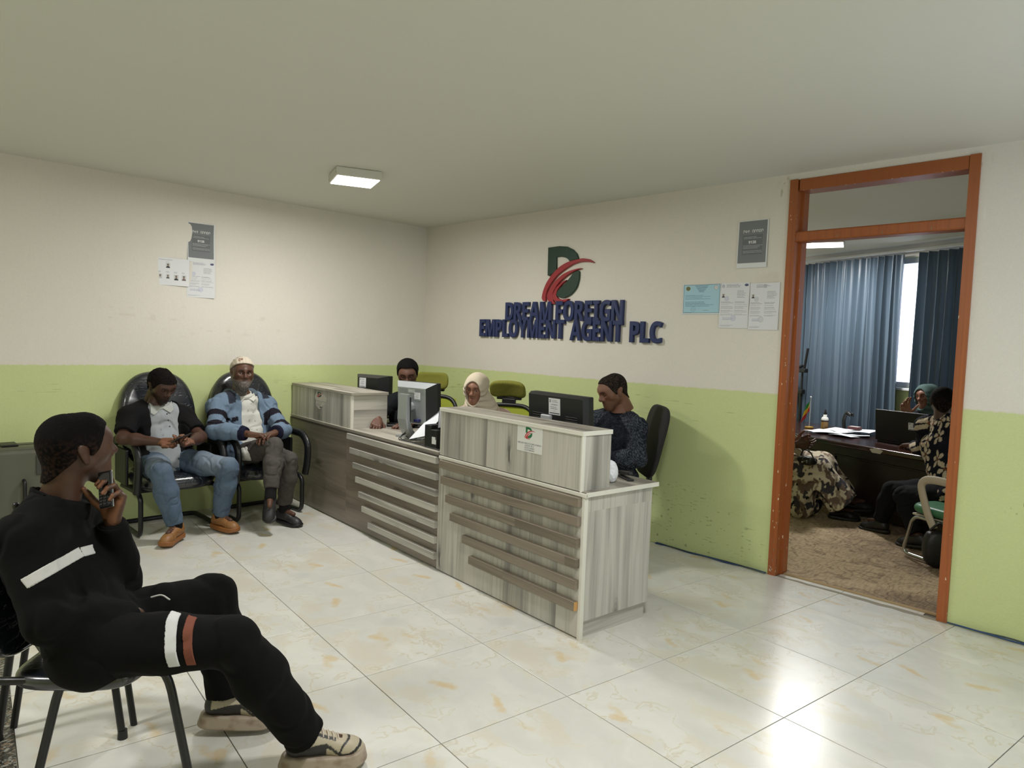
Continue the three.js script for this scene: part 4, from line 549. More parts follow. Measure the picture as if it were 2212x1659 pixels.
function handGeo(hd, skin, palm, elbow, h = 0.0036) {
  const pf = new Field([...hd.palm, [hd.wr, mix(hd.wr, elbow, 0.22), 0.024 * hd.k, 0.027 * hd.k, hd.n, 1.25]], 0.014), ff = hd.fingers.map((f) => new Field(f, 0.004)), b = pf.box(); ff.forEach((f) => b.union(f.box(0.008)));
  const tips = hd.fingers.map((f) => f[f.length - 1]), nail = col(0xc79a86);
  const f = (x, y, z) => { let d = pf.at(x, y, z); for (const q of ff) d = smin(d, q.at(x, y, z), 0.006); return d; };
  return nets(f, b, h, (x, y, z, nx, ny, nz) => { const k = nx * hd.n.x + ny * hd.n.y + nz * hd.n.z; let c = mixC(col(skin), col(palm), sstep(0.1, 0.7, k) * 0.75); for (const t of tips) { const dx = x - t[1].x, dy = y - t[1].y, dz = z - t[1].z; if (dx * dx + dy * dy + dz * dz < 0.0001 && k < -0.25) c = mixC(c, nail, 0.7); } return jit(c, 0.2, noise(x * 90, y * 90, z * 90)); });
}
// body prims from joints; grow adds cloth thickness
function torsoPrims(J, F, S, g, fat = 1) {
  const waist = mix(J.pel, J.chest, 0.5), up = dir(J.pel, J.neck), w = J.shL.distanceTo(J.shR) / 0.36;
  return [[J.hipL, J.hipR, 0.10 + g, 0.10 + g], [J.pel, waist, 0.118 * fat + g, 0.112 * fat + g, F, 1.22], [off(waist, S, 0.045), off(J.chest, S, 0.075 * w), 0.088 * fat + g, 0.093 + g, F, 1.12], [off(waist, S, -0.045), off(J.chest, S, -0.075 * w), 0.088 * fat + g, 0.093 + g, F, 1.12], [off(J.chest, up, 0.03), mix(J.shL, J.shR, 0.5), 0.09 + g, 0.07 + g, F, 1.1], [mix(J.neck, J.shL, 0.25), J.shL, 0.052 + g, 0.056 + g], [mix(J.neck, J.shR, 0.25), J.shR, 0.052 + g, 0.056 + g], [off(J.chest, up, 0.06), J.neck, 0.075 + g, 0.055 + g * 0.6]];
}
const armPrims = (J, s, g, g2 = g) => [[J['sh' + s], J['el' + s], 0.050 + g, 0.041 + g2], [J['el' + s], mix(J['el' + s], J['wr' + s], 0.35), 0.040 + g2, 0.041 + g2], [mix(J['el' + s], J['wr' + s], 0.35), J['wr' + s], 0.041 + g2, 0.027 + g2]];
const legPrims = (J, s, g, g2 = g) => { const k = J['kn' + s], a = J['an' + s], h = J['hip' + s]; return [[h, mix(h, k, 0.5), 0.085 + g, 0.072 + g], [mix(h, k, 0.5), k, 0.072 + g, 0.056 + g], [k, mix(k, a, 0.35), 0.054 + g, 0.054 + g2], [mix(k, a, 0.35), a, 0.054 + g2, 0.037 + g2]]; };
const foldN = (s, f, amp) => (x, y, z) => amp * (fbm(x * f + s, y * f, z * f, 3) - 0.5) * 2 - amp * 0.8 * sstep(0.10, 0.0, Math.abs(fbm(x * f * 0.8 + s * 3, y * f * 0.8 + 5, z * f * 0.8, 2) - 0.5));
function person(label, joints, o) {
  const J = {}; for (const k in joints) J[k] = A(joints[k]);
  const S = dir(J.shR, J.shL), up = dir(J.pel, J.neck), F = S.clone().cross(up).normalize(), p0 = V(J.pel.x, 0, J.pel.z);
  J.hipL ??= off(J.pel, S, 0.085); J.hipR ??= off(J.pel, S, -0.085);
  const t = thing('person', label, 'person', [p0.x, 0, p0.z]);
  const add = (name, geo, mat, lab, parent = t) => { geo.translate(-p0.x, 0, -p0.z); return mesh(name, geo, mat, parent, lab); };
  const B = basis(o.yaw, o.pitch ?? 0, o.roll ?? 0), k = o.headScale ?? 1, M = new THREE.Matrix4().makeTranslation(J.head.x, J.head.y, J.head.z).multiply(B).multiply(new THREE.Matrix4().makeScale(k, k, k));
  const P = { t, J, S, F, up, add, B, M, headF: V(0, 0, 1).applyMatrix4(new THREE.Matrix4().extractRotation(B)), headUp: V(0, 1, 0).applyMatrix4(new THREE.Matrix4().extractRotation(B)) };
  const hd = makeHead(o.head), bodyP = [...torsoPrims(J, F, S, -0.012, o.fat), ...armPrims(J, 'L', -0.006, o.foreSlim ?? -0.002), ...armPrims(J, 'R', -0.006, o.foreSlim ?? -0.002), [J.neck, off(off(J.head, P.headUp, -0.085 * k), P.headF, -0.035 * k), 0.055, 0.052]];
  if (J.knL) bodyP.push(...legPrims(J, 'L', -0.018, -0.012), ...legPrims(J, 'R', -0.018, -0.012));
  if (J.toeL) for (const s of ['L', 'R']) bodyP.push([J['an' + s], mix(J['an' + s], J['toe' + s], 0.5), 0.026, 0.016]);
  const bf = new Field(bodyP, 0.03), sk = col(o.head.skin), parts = [nets((x, y, z) => bf.at(x, y, z), bf.box(), 0.013, (x, y, z) => jit(sk, 0.16, noise(x * 40, y * 40, z * 40))), hd.skin.applyMatrix4(M)];
  for (const s of ['L', 'R']) if (o['hand' + s]) parts.push(handGeo(handPrims(s, J['wr' + s], A(o['hand' + s].d), A(o['hand' + s].n), o['hand' + s].c, o['hand' + s].t, o.handScale ?? 1), o.head.skin, o.palm ?? 0x8a5b45, J['el' + s]));
  add('body', mergeGeometries(parts), skinM);
  if (hd.hair) add('hair', hd.hair.applyMatrix4(M), hairM);
  for (const s of [-1, 1]) { const e = eyeGeo.clone(); e.rotateX(o.gazeDown ?? 0.1); e.rotateY(o.gaze ?? 0); e.translate(0.031 * s, 0.006, 0.0735); e.applyMatrix4(M); add('eye', e, eyeM); }
  // groups: [prims, cut or null]; q.cuts apply to the whole garment
  P.garment = (name, groups, q) => { const fs = groups.map(([pr, c]) => [new Field(pr, q.k ?? 0.03), c]), fn = q.fold ? foldN(q.seed ?? 1, q.freq ?? 13, q.fold) : null, cuts = q.cuts ?? [], ed = q.edge ?? 0.005;
    const fld = (x, y, z) => { let d = 1e3; for (const [f, c] of fs) { let e = f.at(x, y, z); if (c) e = smax(e, c(x, y, z), ed); d = d > 100 ? e : smin(d, e, q.join ?? 0.03); } if (q.add) d = q.add(d, x, y, z); if (fn && d < 0.03 && d > -0.05) d -= fn(x, y, z); for (const c of cuts) d = smax(d, c(x, y, z), ed); return d; };
    const b = q.box ?? fs.reduce((u, [f]) => u.union(f.box(0.025)), new THREE.Box3()); P.last = fld; const g = nets(fld, b, q.h ?? 0.008, q.colour ?? flat2(col(q.c), q.vary ?? 0.12)); return add(name, g, q.mat ?? clothM, q.label); };
  // a thin layer over a garment field, where(x, y, z) < 0
  P.patch = (name, fld, where, bounds, c, q = {}) => add(name, nets((x, y, z) => smax(fld(x, y, z) - (q.t ?? 0.0025), where(x, y, z), 0.002), bounds, q.h ?? 0.004, q.colour ?? flat2(col(c), 0.06)), q.mat ?? clothM, q.label, q.parent ?? t);
  // cut that keeps the side of the plane at p towards -n
  P.plane = (p, n) => (x, y, z) => (x - p.x) * n.x + (y - p.y) * n.y + (z - p.z) * n.z;
  P.limbCut = (a, b, tt) => P.plane(mix(a, b, tt), dir(a, b));
  return P;
}
const arms2 = (P, s, g, g2, tt = 0.97) => { const J = P.J, e = J['el' + s], w = J['wr' + s], pr = armPrims(J, s, g, g2); return [[[pr[0]], null], [pr.slice(1), P.limbCut(e, w, tt)]]; };
const armShort = (P, s, g, tt = 0.75) => { const J = P.J; return [[[J['sh' + s], J['el' + s], 0.055 + g, 0.048 + g]], P.limbCut(J['sh' + s], J['el' + s], tt)]; };
const legs2 = (P, s, g, g2, tt = 0.95) => { const J = P.J, pr = legPrims(J, s, g, g2); return [[pr.slice(0, 2), null], [pr.slice(2), P.limbCut(J['kn' + s], J['an' + s], tt)]]; };
const ball = (c, r) => (x, y, z) => r - Math.hypot(x - c.x, y - c.y, z - c.z);
// round opening for the neck: removes what is above a tilted plane near the neck
const neckCut = (P, up = 0.012, fwd = 0.35, r = 0.10) => { const n = off(P.up, P.F, fwd).normalize(), p = off(P.J.neck, P.up, up); return (x, y, z) => { const k = (x - p.x) * n.x + (y - p.y) * n.y + (z - p.z) * n.z, q = Math.hypot(x - p.x - n.x * k, y - p.y - n.y * k, z - p.z - n.z * k); return Math.min(k, r - q); }; };
// low shoes: own frame at the ankle, sole on local y = 0, toe towards +z
function shoeMatrix(an, toe, roll = 0, drop = 0.085) { const z = toe.clone().sub(an); const d = z.clone().normalize(), x = V(0, 1, 0).cross(d).normalize(), y = d.clone().cross(x).normalize(); const m = new THREE.Matrix4().makeBasis(x, y, d); m.multiply(new THREE.Matrix4().makeRotationZ(roll)); const o = an.clone().addScaledVector(y, -drop); return m.setPosition(o); }
function shoe(P, an, toe, o) {
  const q = { sole: 0.03, flare: 0, len: 1, h: 0.0042, ...o }, m = shoeMatrix(an, toe, q.roll ?? 0), L = q.len;
  const outline = (x, z) => { const zz = clamp((z + 0.045 * L) / (0.175 * L), 0, 1), r = lerp(0.034, 0.0455, zz); return Math.hypot(x + 0.006 * Math.sin(zz * 3) * (q.side ?? 1), z - lerp(-0.045, 0.130, zz) * L) - r; };
  const soleF = (x, y, z) => { const e = outline(x, z) - q.flare * (1 - y / q.sole) - 0.003, rise = 0.012 * sstep(0.12, 0.19, z) , yy = y - q.sole / 2 - rise; return smax(e, Math.abs(yy) - q.sole / 2, 0.008); };
  const upF = new Field([[V(0, q.sole + 0.022, -0.040), V(0, q.sole + 0.030, 0.01), 0.034, 0.036], [V(0, q.sole + 0.030, 0.01), V(0, q.sole + 0.012, 0.125 * L), 0.037, 0.034, V(0, 1, 0), 1.15], [V(0, q.sole + 0.010, 0.10 * L), V(0, q.sole + 0.004, 0.140 * L), 0.040, 0.032, V(0, 1, 0), 1.35], [V(0, q.sole + 0.045, -0.028), V(0, q.sole + (q.high ?? 0.075), -0.018), 0.037, 0.036], [V(0, q.sole + 0.05, 0.0), V(0, q.sole + 0.030, 0.06), 0.031, 0.029]], 0.02);
  const uf = (x, y, z) => { let d = upF.at(x, y, z); d = smax(d, q.sole * 0.6 - y, 0.006); d = smax(d, y - (q.sole + (q.collar ?? 0.066) + 0.016 * sstep(0.0, -0.06, z) + 0.022 * sstep(-0.01, 0.03, z)), 0.006); const c = Math.hypot(x, (z + 0.022) * 0.8) - 0.027; d = smax(d, -Math.max(c, q.sole + 0.02 - y), 0.004); return d; };
  const U = nets(uf, new THREE.Box3(V(-0.07, 0.0, -0.10), V(0.07, 0.16, 0.20 * L)), q.h, q.upper), So = nets(soleF, new THREE.Box3(V(-0.08, -0.01, -0.11), V(0.08, q.sole + 0.03, 0.22 * L)), q.h, q.soleC);
  U.applyMatrix4(m); So.applyMatrix4(m); const s = P.add('shoe', U, q.mat ?? glossM, q.label); P.add('sole', So, q.mat ?? glossM, undefined, s);
  const lace = []; if (q.laces) { for (let i = 0; i < q.laces; i++) { const z = 0.022 + i * 0.017, y = (zz) => { let yy = 0.14; while (yy > 0.02 && uf(0, yy, zz) > 0) yy -= 0.002; return yy; }, yz = y(z); lace.push(tube([[-0.022, yz - 0.010, z + 0.004], [-0.011, yz + 0.001, z + 0.002], [0, yz + 0.004, z], [0.011, yz + 0.001, z + 0.002], [0.022, yz - 0.010, z + 0.004]], 0.0026, 14, 6)); } }
  if (lace.length) { const lg = merge(lace); lg.applyMatrix4(m); P.add('laces', lg, std(q.laceC ?? 0xd8d0c0, 0.8), undefined, s); }
  return { s, m, uf };
}
const flat2 = (c, n = 0.12, f = 120) => (x, y, z) => jit(c, n, noise(x * f, y * f, z * f));
// ---------------------------------------------------------------- the man in the foreground
{
  const P = person('man in a black tracksuit with white stripes holding a phone to his mouth', {
    pel: [3.393, 0.490, 3.739], chest: [3.268, 0.717, 3.817], neck: [3.221, 0.881, 3.800], head: [3.235, 1.048, 3.752], shR: [3.372, 0.814, 3.916], shL: [3.098, 0.773, 3.706], elL: [3.240, 0.590, 3.618], wrL: [3.296, 0.822, 3.668], elR: [3.511, 0.611, 3.880], wrR: [3.480, 0.560, 3.650],
    hipR: [3.482, 0.500, 3.763], hipL: [3.312, 0.480, 3.702], knR: [3.714, 0.503, 3.446], knL: [3.290, 0.500, 3.340], anR: [3.716, 0.100, 3.192], anL: [3.313, 0.110, 3.301], toeR: [3.81, 0.08, 3.02], toeL: [3.42, 0.075, 3.14] }, {
    yaw: R(190), pitch: R(4), roll: R(3), fat: 1.02,
    head: { skin: 0x4d3529, hair: 0x0c0b0b, hair2: 0x2b1d17, hairT: 0.005, hairMix: (x, y, z) => sstep(0.07, 0.0, y), hairlineY: 0.072, lids: 0.3, lip: 0x5a302c, h: 0.003, wide: 0.98, curl: 0.0011 }, palm: 0x9a6a50,
    handL: { d: [0.12, 0.95, -0.12], n: [0.35, 0.10, 0.85], c: [[25, 70, 40], [32, 68, 40], [40, 66, 40], [48, 66, 40]], t: [[0.55, 0.70, 0.55], [0.75, 0.25, 0.62]] }, handScale: 1.0,
  });
  const J = P.J, blk = 0x0a0a0b;
  P.garment('jumper', [[torsoPrims(J, P.F, P.S, 0.026, 1.05), null], ...arms2(P, 'L', 0.020, 0.014, 0.93), ...arms2(P, 'R', 0.024, 0.020, 0.95)], { c: blk, fold: 0.007, freq: 9, seed: 3, cuts: [neckCut(P, 0.020, 0.8)], vary: 0.25, h: 0.0075 });
  const jumper = P.last;
  P.garment('collar', [[[[off(J.neck, P.up, -0.03), off(J.neck, P.up, 0.03), 0.083, 0.070]], null]], { c: 0x0c0c0d, h: 0.005, cuts: [neckCut(P, 0.030, 0.8, 0.2), ball(off(J.neck, P.up, 0.045), 0.058)], vary: 0.2 });
  const sl = dir(J.elL, J.wrL); P.garment('cuff', [[[[mix(J.elL, J.wrL, 0.66), mix(J.elL, J.wrL, 0.97), 0.041, 0.0385]], P.limbCut(J.elL, J.wrL, 0.96)]], { c: 0x0b0b0c, h: 0.005, vary: 0.2 });
  // stripes across the upper arm and chest
  const strip = (p, q, w, c, nrm, label) => { const ax = dir(p, q), L = p.distanceTo(q), wd = ax.clone().cross(nrm).normalize(); const where = (x, y, z) => { const dx = x - p.x, dy = y - p.y, dz = z - p.z, s = dx * ax.x + dy * ax.y + dz * ax.z, v = dx * wd.x + dy * wd.y + dz * wd.z, e = dx * nrm.x + dy * nrm.y + dz * nrm.z; return Math.max(Math.abs(v) - w / 2, -s, s - L, Math.abs(e) - 0.14); }; const bb = new THREE.Box3().setFromPoints([p, q]).expandByScalar(0.13); return [where, bb, c, label]; };
  P.strip = strip;
  {
    const nrm = V(0.94, 0.28, 0.19).normalize(); let s = strip(A([3.505, 0.728, 3.935]), A([3.47, 0.795, 3.765]), 0.032, 0xc9c9c7, nrm); P.patch('stripe', jumper, s[0], s[1], s[2], { label: 'white stripe across the sleeve' });
    s = strip(A([3.40, 0.765, 3.745]), A([3.35, 0.755, 3.70]), 0.03, 0xc9c9c7, nrm); P.patch('stripe', jumper, s[0], s[1], s[2]);
  }
  P.garment('trousers', [[[[J.hipL, J.hipR, 0.118, 0.118], [J.pel, mix(J.pel, J.chest, 0.4), 0.13, 0.12, P.F, 1.15]], null], ...legs2(P, 'L', 0.016, 0.028, 0.94), ...legs2(P, 'R', 0.016, 0.028, 0.94)], { c: 0x0a0a0b, fold: 0.006, freq: 8, seed: 8, vary: 0.25, h: 0.0075 });
  const tr = P.last;
  { const ax = dir(J.hipR, J.knR); for (const [t0, w, c] of [[0.62, 0.030, 0xcfd0d1], [0.735, 0.026, 0x7a4a3c]]) { const p = mix(J.hipR, J.knR, t0), pl = P.plane(p, ax); P.patch('stripe', tr, (x, y, z) => Math.max(Math.abs(pl(x, y, z) + (y - p.y) * 0.18) - w / 2, p.y - 0.035 - y, -((x - p.x) * 0.55 + (z - p.z) * 0.83) - 0.0), new THREE.Box3().setFromPoints([p]).expandByScalar(0.13), c, { label: c > 0xb00000 ? 'white thigh stripe' : 'brown thigh stripe' }); } }
  P.add('drawstring', tube([[3.46, 0.60, 3.60], [3.475, 0.605, 3.575], [3.50, 0.595, 3.56]].map((p) => p), 0.0028, 14, 6), std(0xb8b8b4, 0.6));
  const cream = col(0xb9ae98), char = col(0x2b2a2b), sole = col(0xa89a8a), dirt = col(0x7d6555);
  const up = (x, y, z) => { let c = cream; const yy = y - 0.045; if (z < -0.045 && yy < 0.06) c = char; if (yy < 0.022 + 0.02 * sstep(-0.06, 0.03, z) && z < 0.055) c = char; if (Math.abs(yy - 0.018 - 0.02 * Math.sin(z * 40)) < 0.006 && z > 0.055) c = char; if (Math.abs(z - 0.128 + x * x * 16) < 0.004 && yy > 0.01) c = char; if (Math.abs(Math.abs(x) - 0.021) < 0.0045 && z > 0.01 && z < 0.085 && yy > 0.02) c = char; return jit(c, 0.08, noise(x * 200, y * 200, z * 200)); };
  const so = (x, y, z) => mixC(sole, dirt, sstep(0.45, 0.75, fbm(x * 30, y * 40, z * 30, 3)) * 0.7);
  const opt = { upper: up, soleC: so, sole: 0.044, flare: 0.012, h: 0.0036, laces: 5, laceC: 0xd2c5b8, len: 1.05, high: 0.08, collar: 0.056 };
  shoe(P, J.anR, A([3.80, 0.092, 3.03]), { ...opt, label: 'cream and charcoal chunky trainer' }); shoe(P, J.anL, A([3.41, 0.10, 3.15]), { ...opt, label: 'cream and charcoal chunky trainer' });
  // feature phone in the raised hand
  const ph = thing('mobile_phone', 'small black button phone held to the mouth of the man in the tracksuit', 'phone', [3.318, 0.925, 3.690], 0);
  const q = new THREE.Quaternion().setFromUnitVectors(V(0, 1, 0), V(-0.35, 0.93, -0.05).normalize()); const tw = new THREE.Quaternion().setFromAxisAngle(V(0, 1, 0), R(40));
  ph.quaternion.copy(q.multiply(tw)); mesh('case', new RoundedBoxGeometry(0.046, 0.115, 0.014, 4, 0.006), blackPlastic, ph); mesh('bezel', new RoundedBoxGeometry(0.0475, 0.116, 0.004, 3, 0.002), std(0xb9bbbd, 0.25, { metalness: 0.8 }), ph);
  for (let r = 0; r < 5; r++) for (let c = 0; c < 3; c++) mesh('key', new RoundedBoxGeometry(0.0105, 0.0065, 0.003, 2, 0.001).translate(-0.0135 + c * 0.0135, -0.046 + r * 0.0095, 0.0078), std(0x2b2c2f, 0.3), ph);
  mesh('screen', box(-0.018, 0.008, 0.0068, 0.018, 0.05, 0.0076), std(0x0a0b0d, 0.1), ph);
}

// ---------------------------------------------------------------- the two men on the padded chairs
const denim = (c1, c2, fade) => (x, y, z) => { const f = fade ? clamp(fade(x, y, z), 0, 1) : 0, n = noise(x * 260, y * 90, z * 260), m = fbm(x * 12, y * 12, z * 12, 3); return jit(mixC(mixC(col(c1), col(c2), sstep(0.35, 0.75, m) * 0.5), col(0x8f9aa5), f * 0.55), 0.22, n); };
{
  const P = person('young man in a grey polo, blue jeans and tan shoes, looking at his phone', {
    pel: [0.46, 0.485, 2.59], chest: [0.405, 0.735, 2.605], neck: [0.385, 0.885, 2.63], head: [0.455, 1.030, 2.622], shR: [0.44, 0.815, 2.825], shL: [0.415, 0.79, 2.455], elR: [0.56, 0.685, 2.90], wrR: [0.745, 0.668, 2.715], elL: [0.62, 0.665, 2.41], wrL: [0.80, 0.665, 2.545],
    hipR: [0.47, 0.478, 2.68], hipL: [0.46, 0.478, 2.50], knR: [0.83, 0.480, 2.745], knL: [0.86, 0.475, 2.305], anR: [0.86, 0.10, 2.655], anL: [0.76, 0.10, 2.32], toeR: [1.00, 0.08, 2.80], toeL: [0.95, 0.08, 2.25] }, {
    yaw: R(104), pitch: R(-28), roll: R(2), headScale: 0.98,
    head: { skin: 0x4a3228, hair: 0x0e0c0b, hair2: 0x191413, hairT: 0.008, hairlineY: 0.064, curl: 0.002, tuft: 0.005, lids: 0.95, beardTint: 0.75, beardColour: 0x17110e, wide: 1.0, lip: 0x57322c }, palm: 0x80563f,
    handR: { d: [0.66, -0.05, -0.62], n: [0.45, 0.75, 0.40], c: [[35, 45, 30], [40, 50, 30], [45, 55, 35], [50, 55, 35]] }, handL: { d: [0.45, 0.02, 0.75], n: [0.3, 0.85, -0.3], c: [[45, 60, 35], [50, 62, 35], [52, 62, 35], [55, 60, 35]] }, gazeDown: 0.5 });
  const J = P.J;
  P.garment('polo_shirt', [[torsoPrims(J, P.F, P.S, 0.012, 1.1), null]], { c: 0x999ea2, fold: 0.010, freq: 9, seed: 4, h: 0.007, cuts: [neckCut(P, 0.010, 0.5)], vary: 0.06 });
  P.shirtField = P.last;
  P.garment('collar', [[[[off(J.neck, P.F, 0.012), off(off(J.neck, P.up, 0.012), P.F, 0.012), 0.080, 0.070]], null]], { c: 0xaaada8, h: 0.0045, vary: 0.05, cuts: [neckCut(P, 0.020, 0.55, 0.3), ball(off(off(J.neck, P.up, 0.03), P.F, 0.012), 0.060), ((p, n) => P.plane(p, n))(off(J.neck, P.up, -0.045), P.up.clone().negate())] });
  for (const sd of [-1, 1]) { const q = off(J.neck, P.F, 0.0); P.patch('collar_flap', P.shirtField, (x, y, z) => { const dx = x - q.x, dy = y - q.y, dz = z - q.z, s = (dx * P.S.x + dy * P.S.y + dz * P.S.z) * sd, u = dx * P.up.x + dy * P.up.y + dz * P.up.z, f = dx * P.F.x + dy * P.F.y + dz * P.F.z; return Math.max(0.006 - s + 0.25 * Math.max(0, -0.045 - u), s - 0.078, -0.076 + 0.8 * Math.abs(s - 0.055) - u, 0.03 - f); }, new THREE.Box3().setFromPoints([q]).expandByScalar(0.16), 0xaaada8, { t: 0.009 }); }
  for (const k of [0.03, 0.075, 0.12]) { const bp = off(off(J.neck, P.up, -0.05 - k), P.F, 0.135 + k * 0.12); P.add('button', new THREE.SphereGeometry(0.005, 10, 8).translate(bp.x, bp.y, bp.z), std(0x2a2b2e, 0.4)); }
  // open short-sleeved shirt: shell over the sides and back
  const mid = off(J.chest, P.F, 0.1), open = (x, y, z) => { const s = (x - mid.x) * P.S.x + (y - mid.y) * P.S.y + (z - mid.z) * P.S.z, f = (x - mid.x) * P.F.x + (y - mid.y) * P.F.y + (z - mid.z) * P.F.z; return f < -0.08 ? -1 : 0.088 + 0.02 * noise(x * 8, y * 8, z * 8) - Math.abs(s + 0.015); };
  P.garment('overshirt', [[torsoPrims(J, P.F, P.S, 0.024, 1.08), open], armShort(P, 'L', 0.016, 0.72), armShort(P, 'R', 0.018, 0.78)], { c: 0x141315, fold: 0.007, freq: 11, seed: 14, h: 0.007, cuts: [neckCut(P, 0.0, 0.3)], vary: 0.2 });
  P.garment('jeans', [[[[J.hipL, J.hipR, 0.108, 0.108], [J.pel, mix(J.pel, J.chest, 0.3), 0.125, 0.118, P.F, 1.15]], null], ...legs2(P, 'L', 0.012, 0.018, 0.95), ...legs2(P, 'R', 0.012, 0.018, 0.95)], { fold: 0.008, freq: 13, seed: 6, h: 0.007, colour: denim(0x566577, 0x435468, (x, y, z) => Math.max(sstep(0.16, 0.03, Math.hypot(x - 0.74, y - 0.54, z - 2.72)), sstep(0.2, 0.04, Math.hypot(x - 0.76, y - 0.54, z - 2.36)))) });
  const tan = col(0x8a6036), tan2 = col(0x6f4420), up = (x, y, z) => { let c = tan; if (Math.abs(z - 0.095 - x * x * 8) < 0.0022 || Math.abs(y - 0.055 - z * 0.25) < 0.0018 && z < 0.06) c = tan2; return jit(c, 0.1, noise(x * 160, y * 160, z * 160)); };
  for (const s of ['R', 'L']) { shoe(P, J['an' + s], J['an' + s].clone().add(dir(J['an' + s], J['toe' + s]).setY(-0.04).multiplyScalar(0.2)), { upper: up, soleC: flat2(col(0x8a582c), 0.1), sole: 0.032, h: 0.0046, laces: 5, laceC: 0x976434, high: 0.085, label: 'tan lace-up shoe' }); const a = J['an' + s]; P.garment('sock', [[[[off(a, V(0, 1, 0), -0.02), off(a, V(0, 1, 0), 0.055), 0.040, 0.041]], null]], { c: 0x121214, h: 0.008, vary: 0.1 }); }
  const ph = thing('mobile_phone', 'dark phone held in both hands of the young man in jeans', 'phone', [0.865, 0.705, 2.625], 0); ph.rotation.set(0.15, R(35), 0.45); mesh('case', new RoundedBoxGeometry(0.072, 0.008, 0.145, 3, 0.004), std(0x17181b, 0.3), ph); mesh('screen', box(-0.033, 0.0041, -0.068, 0.033, 0.0046, 0.068), std(0x22252c, 0.08), ph);
}
{
  const P = person('bearded man in a white cap and blue jacket sitting with crossed legs', {
    pel: [0.45, 0.485, 1.955], chest: [0.385, 0.745, 1.985], neck: [0.355, 0.940, 2.005], head: [0.425, 1.105, 2.03], shR: [0.40, 0.855, 2.205], shL: [0.385, 0.845, 1.815], elR: [0.56, 0.700, 2.285], wrR: [0.80, 0.690, 2.135], elL: [0.62, 0.680, 1.79], wrL: [0.83, 0.69, 1.955],
    hipR: [0.47, 0.485, 2.045], hipL: [0.46, 0.475, 1.865], knR: [0.925, 0.612, 2.00], knL: [0.93, 0.500, 1.885], anR: [1.03, 0.265, 2.075], anL: [0.86, 0.10, 1.885], toeR: [1.13, 0.16, 2.13], toeL: [1.03, 0.08, 1.82] }, {
    yaw: R(80), pitch: R(2), roll: R(-3),
    head: { skin: 0x5a3d30, lids: 0.35, beard: 0.006, beardTint: 0.85, beardColour: 0x4a4643, beardGrey: 0x827d78, moustache: 0.35, lip: 0x6b453c, wide: 1.02 }, palm: 0x8a5f48, gaze: -0.25,
    handR: { d: [0.55, -0.05, -0.80], n: [0.25, -0.85, -0.2], c: [[22, 28, 18], [24, 30, 18], [26, 32, 18], [28, 32, 18]] }, handL: { d: [0.35, -0.10, 0.85], n: [0.1, -0.9, 0.1], c: [[20, 30, 20], [22, 30, 20], [24, 32, 20], [26, 34, 20]] } });
  const J = P.J;
  // white cap with a band
  const F = headField({ wide: 1, neck: 1 }); const capF = (x, y, z) => { const d = F.soft.at(x, y * 0.86, z) - 0.008, band = 0.046 + (z - 0.0) * 0.42 - y; return smax(d - 0.001 * Math.sin(x * 300), band, 0.004); };
  const capG = nets(capF, new THREE.Box3(V(-0.1, 0.0, -0.13), V(0.1, 0.15, 0.12)), 0.0042, (x, y, z) => { const n = noise(x * 80 + 3, y * 80, z * 80), p = Math.hypot(x + 0.03, y - 0.105, z - 0.06) < 0.018 && n > 0.4; return p ? col(0x8a6a55) : jit(col(0xc9bfae), 0.12, noise(x * 400, y * 400, z * 400)); }); capG.applyMatrix4(P.M); P.add('cap', capG, clothM, 'white knitted cap');
  P.garment('shirt', [[torsoPrims(J, P.F, P.S, 0.012, 1.05), null]], { c: 0xc4c3bb, fold: 0.009, freq: 10, seed: 7, h: 0.007, cuts: [neckCut(P, 0.012, 0.7)], vary: 0.05 });
  P.shirtField = P.last;
  P.garment('shirt_collar', [[[[off(J.neck, P.F, 0.012), off(off(J.neck, P.up, 0.015), P.F, 0.012), 0.082, 0.072]], null]], { c: 0xcbc9c0, h: 0.0045, vary: 0.05, cuts: [neckCut(P, 0.024, 0.6, 0.3), ball(off(off(J.neck, P.up, 0.035), P.F, 0.015), 0.062), P.plane(off(J.neck, P.up, -0.05), P.up.clone().negate())] });
  for (const sd of [-1, 1]) { const q = off(J.neck, P.F, 0.0); P.patch('collar_flap', P.shirtField, (x, y, z) => { const dx = x - q.x, dy = y - q.y, dz = z - q.z, s = (dx * P.S.x + dy * P.S.y + dz * P.S.z) * sd, u = dx * P.up.x + dy * P.up.y + dz * P.up.z, f = dx * P.F.x + dy * P.F.y + dz * P.F.z; return Math.max(0.006 - s + 0.25 * Math.max(0, -0.045 - u), s - 0.078, -0.076 + 0.8 * Math.abs(s - 0.055) - u, 0.03 - f); }, new THREE.Box3().setFromPoints([q]).expandByScalar(0.16), 0xcfcdc4, { t: 0.009 }); }
  for (let k = 0; k < 5; k++) { const bp = off(off(J.neck, P.up, -0.09 - k * 0.068), P.F, 0.13 + 0.006 * k); P.add('button', new THREE.SphereGeometry(0.0045, 10, 8).translate(bp.x, bp.y, bp.z), std(0xb8b4a8, 0.4)); }
  const mid = off(J.chest, P.F, 0.1), open = (x, y, z) => { const s = (x - mid.x) * P.S.x + (y - mid.y) * P.S.y + (z - mid.z) * P.S.z, f = (x - mid.x) * P.F.x + (y - mid.y) * P.F.y + (z - mid.z) * P.F.z, u = (x - mid.x) * P.up.x + (y - mid.y) * P.up.y + (z - mid.z) * P.up.z; return f < -0.09 ? -1 : 0.072 + 0.02 * sstep(0.15, -0.2, u) - Math.abs(s); };
  const blueC = col(0x6a7c90), navy = col(0x17172a), dk = col(0x1d1a22);
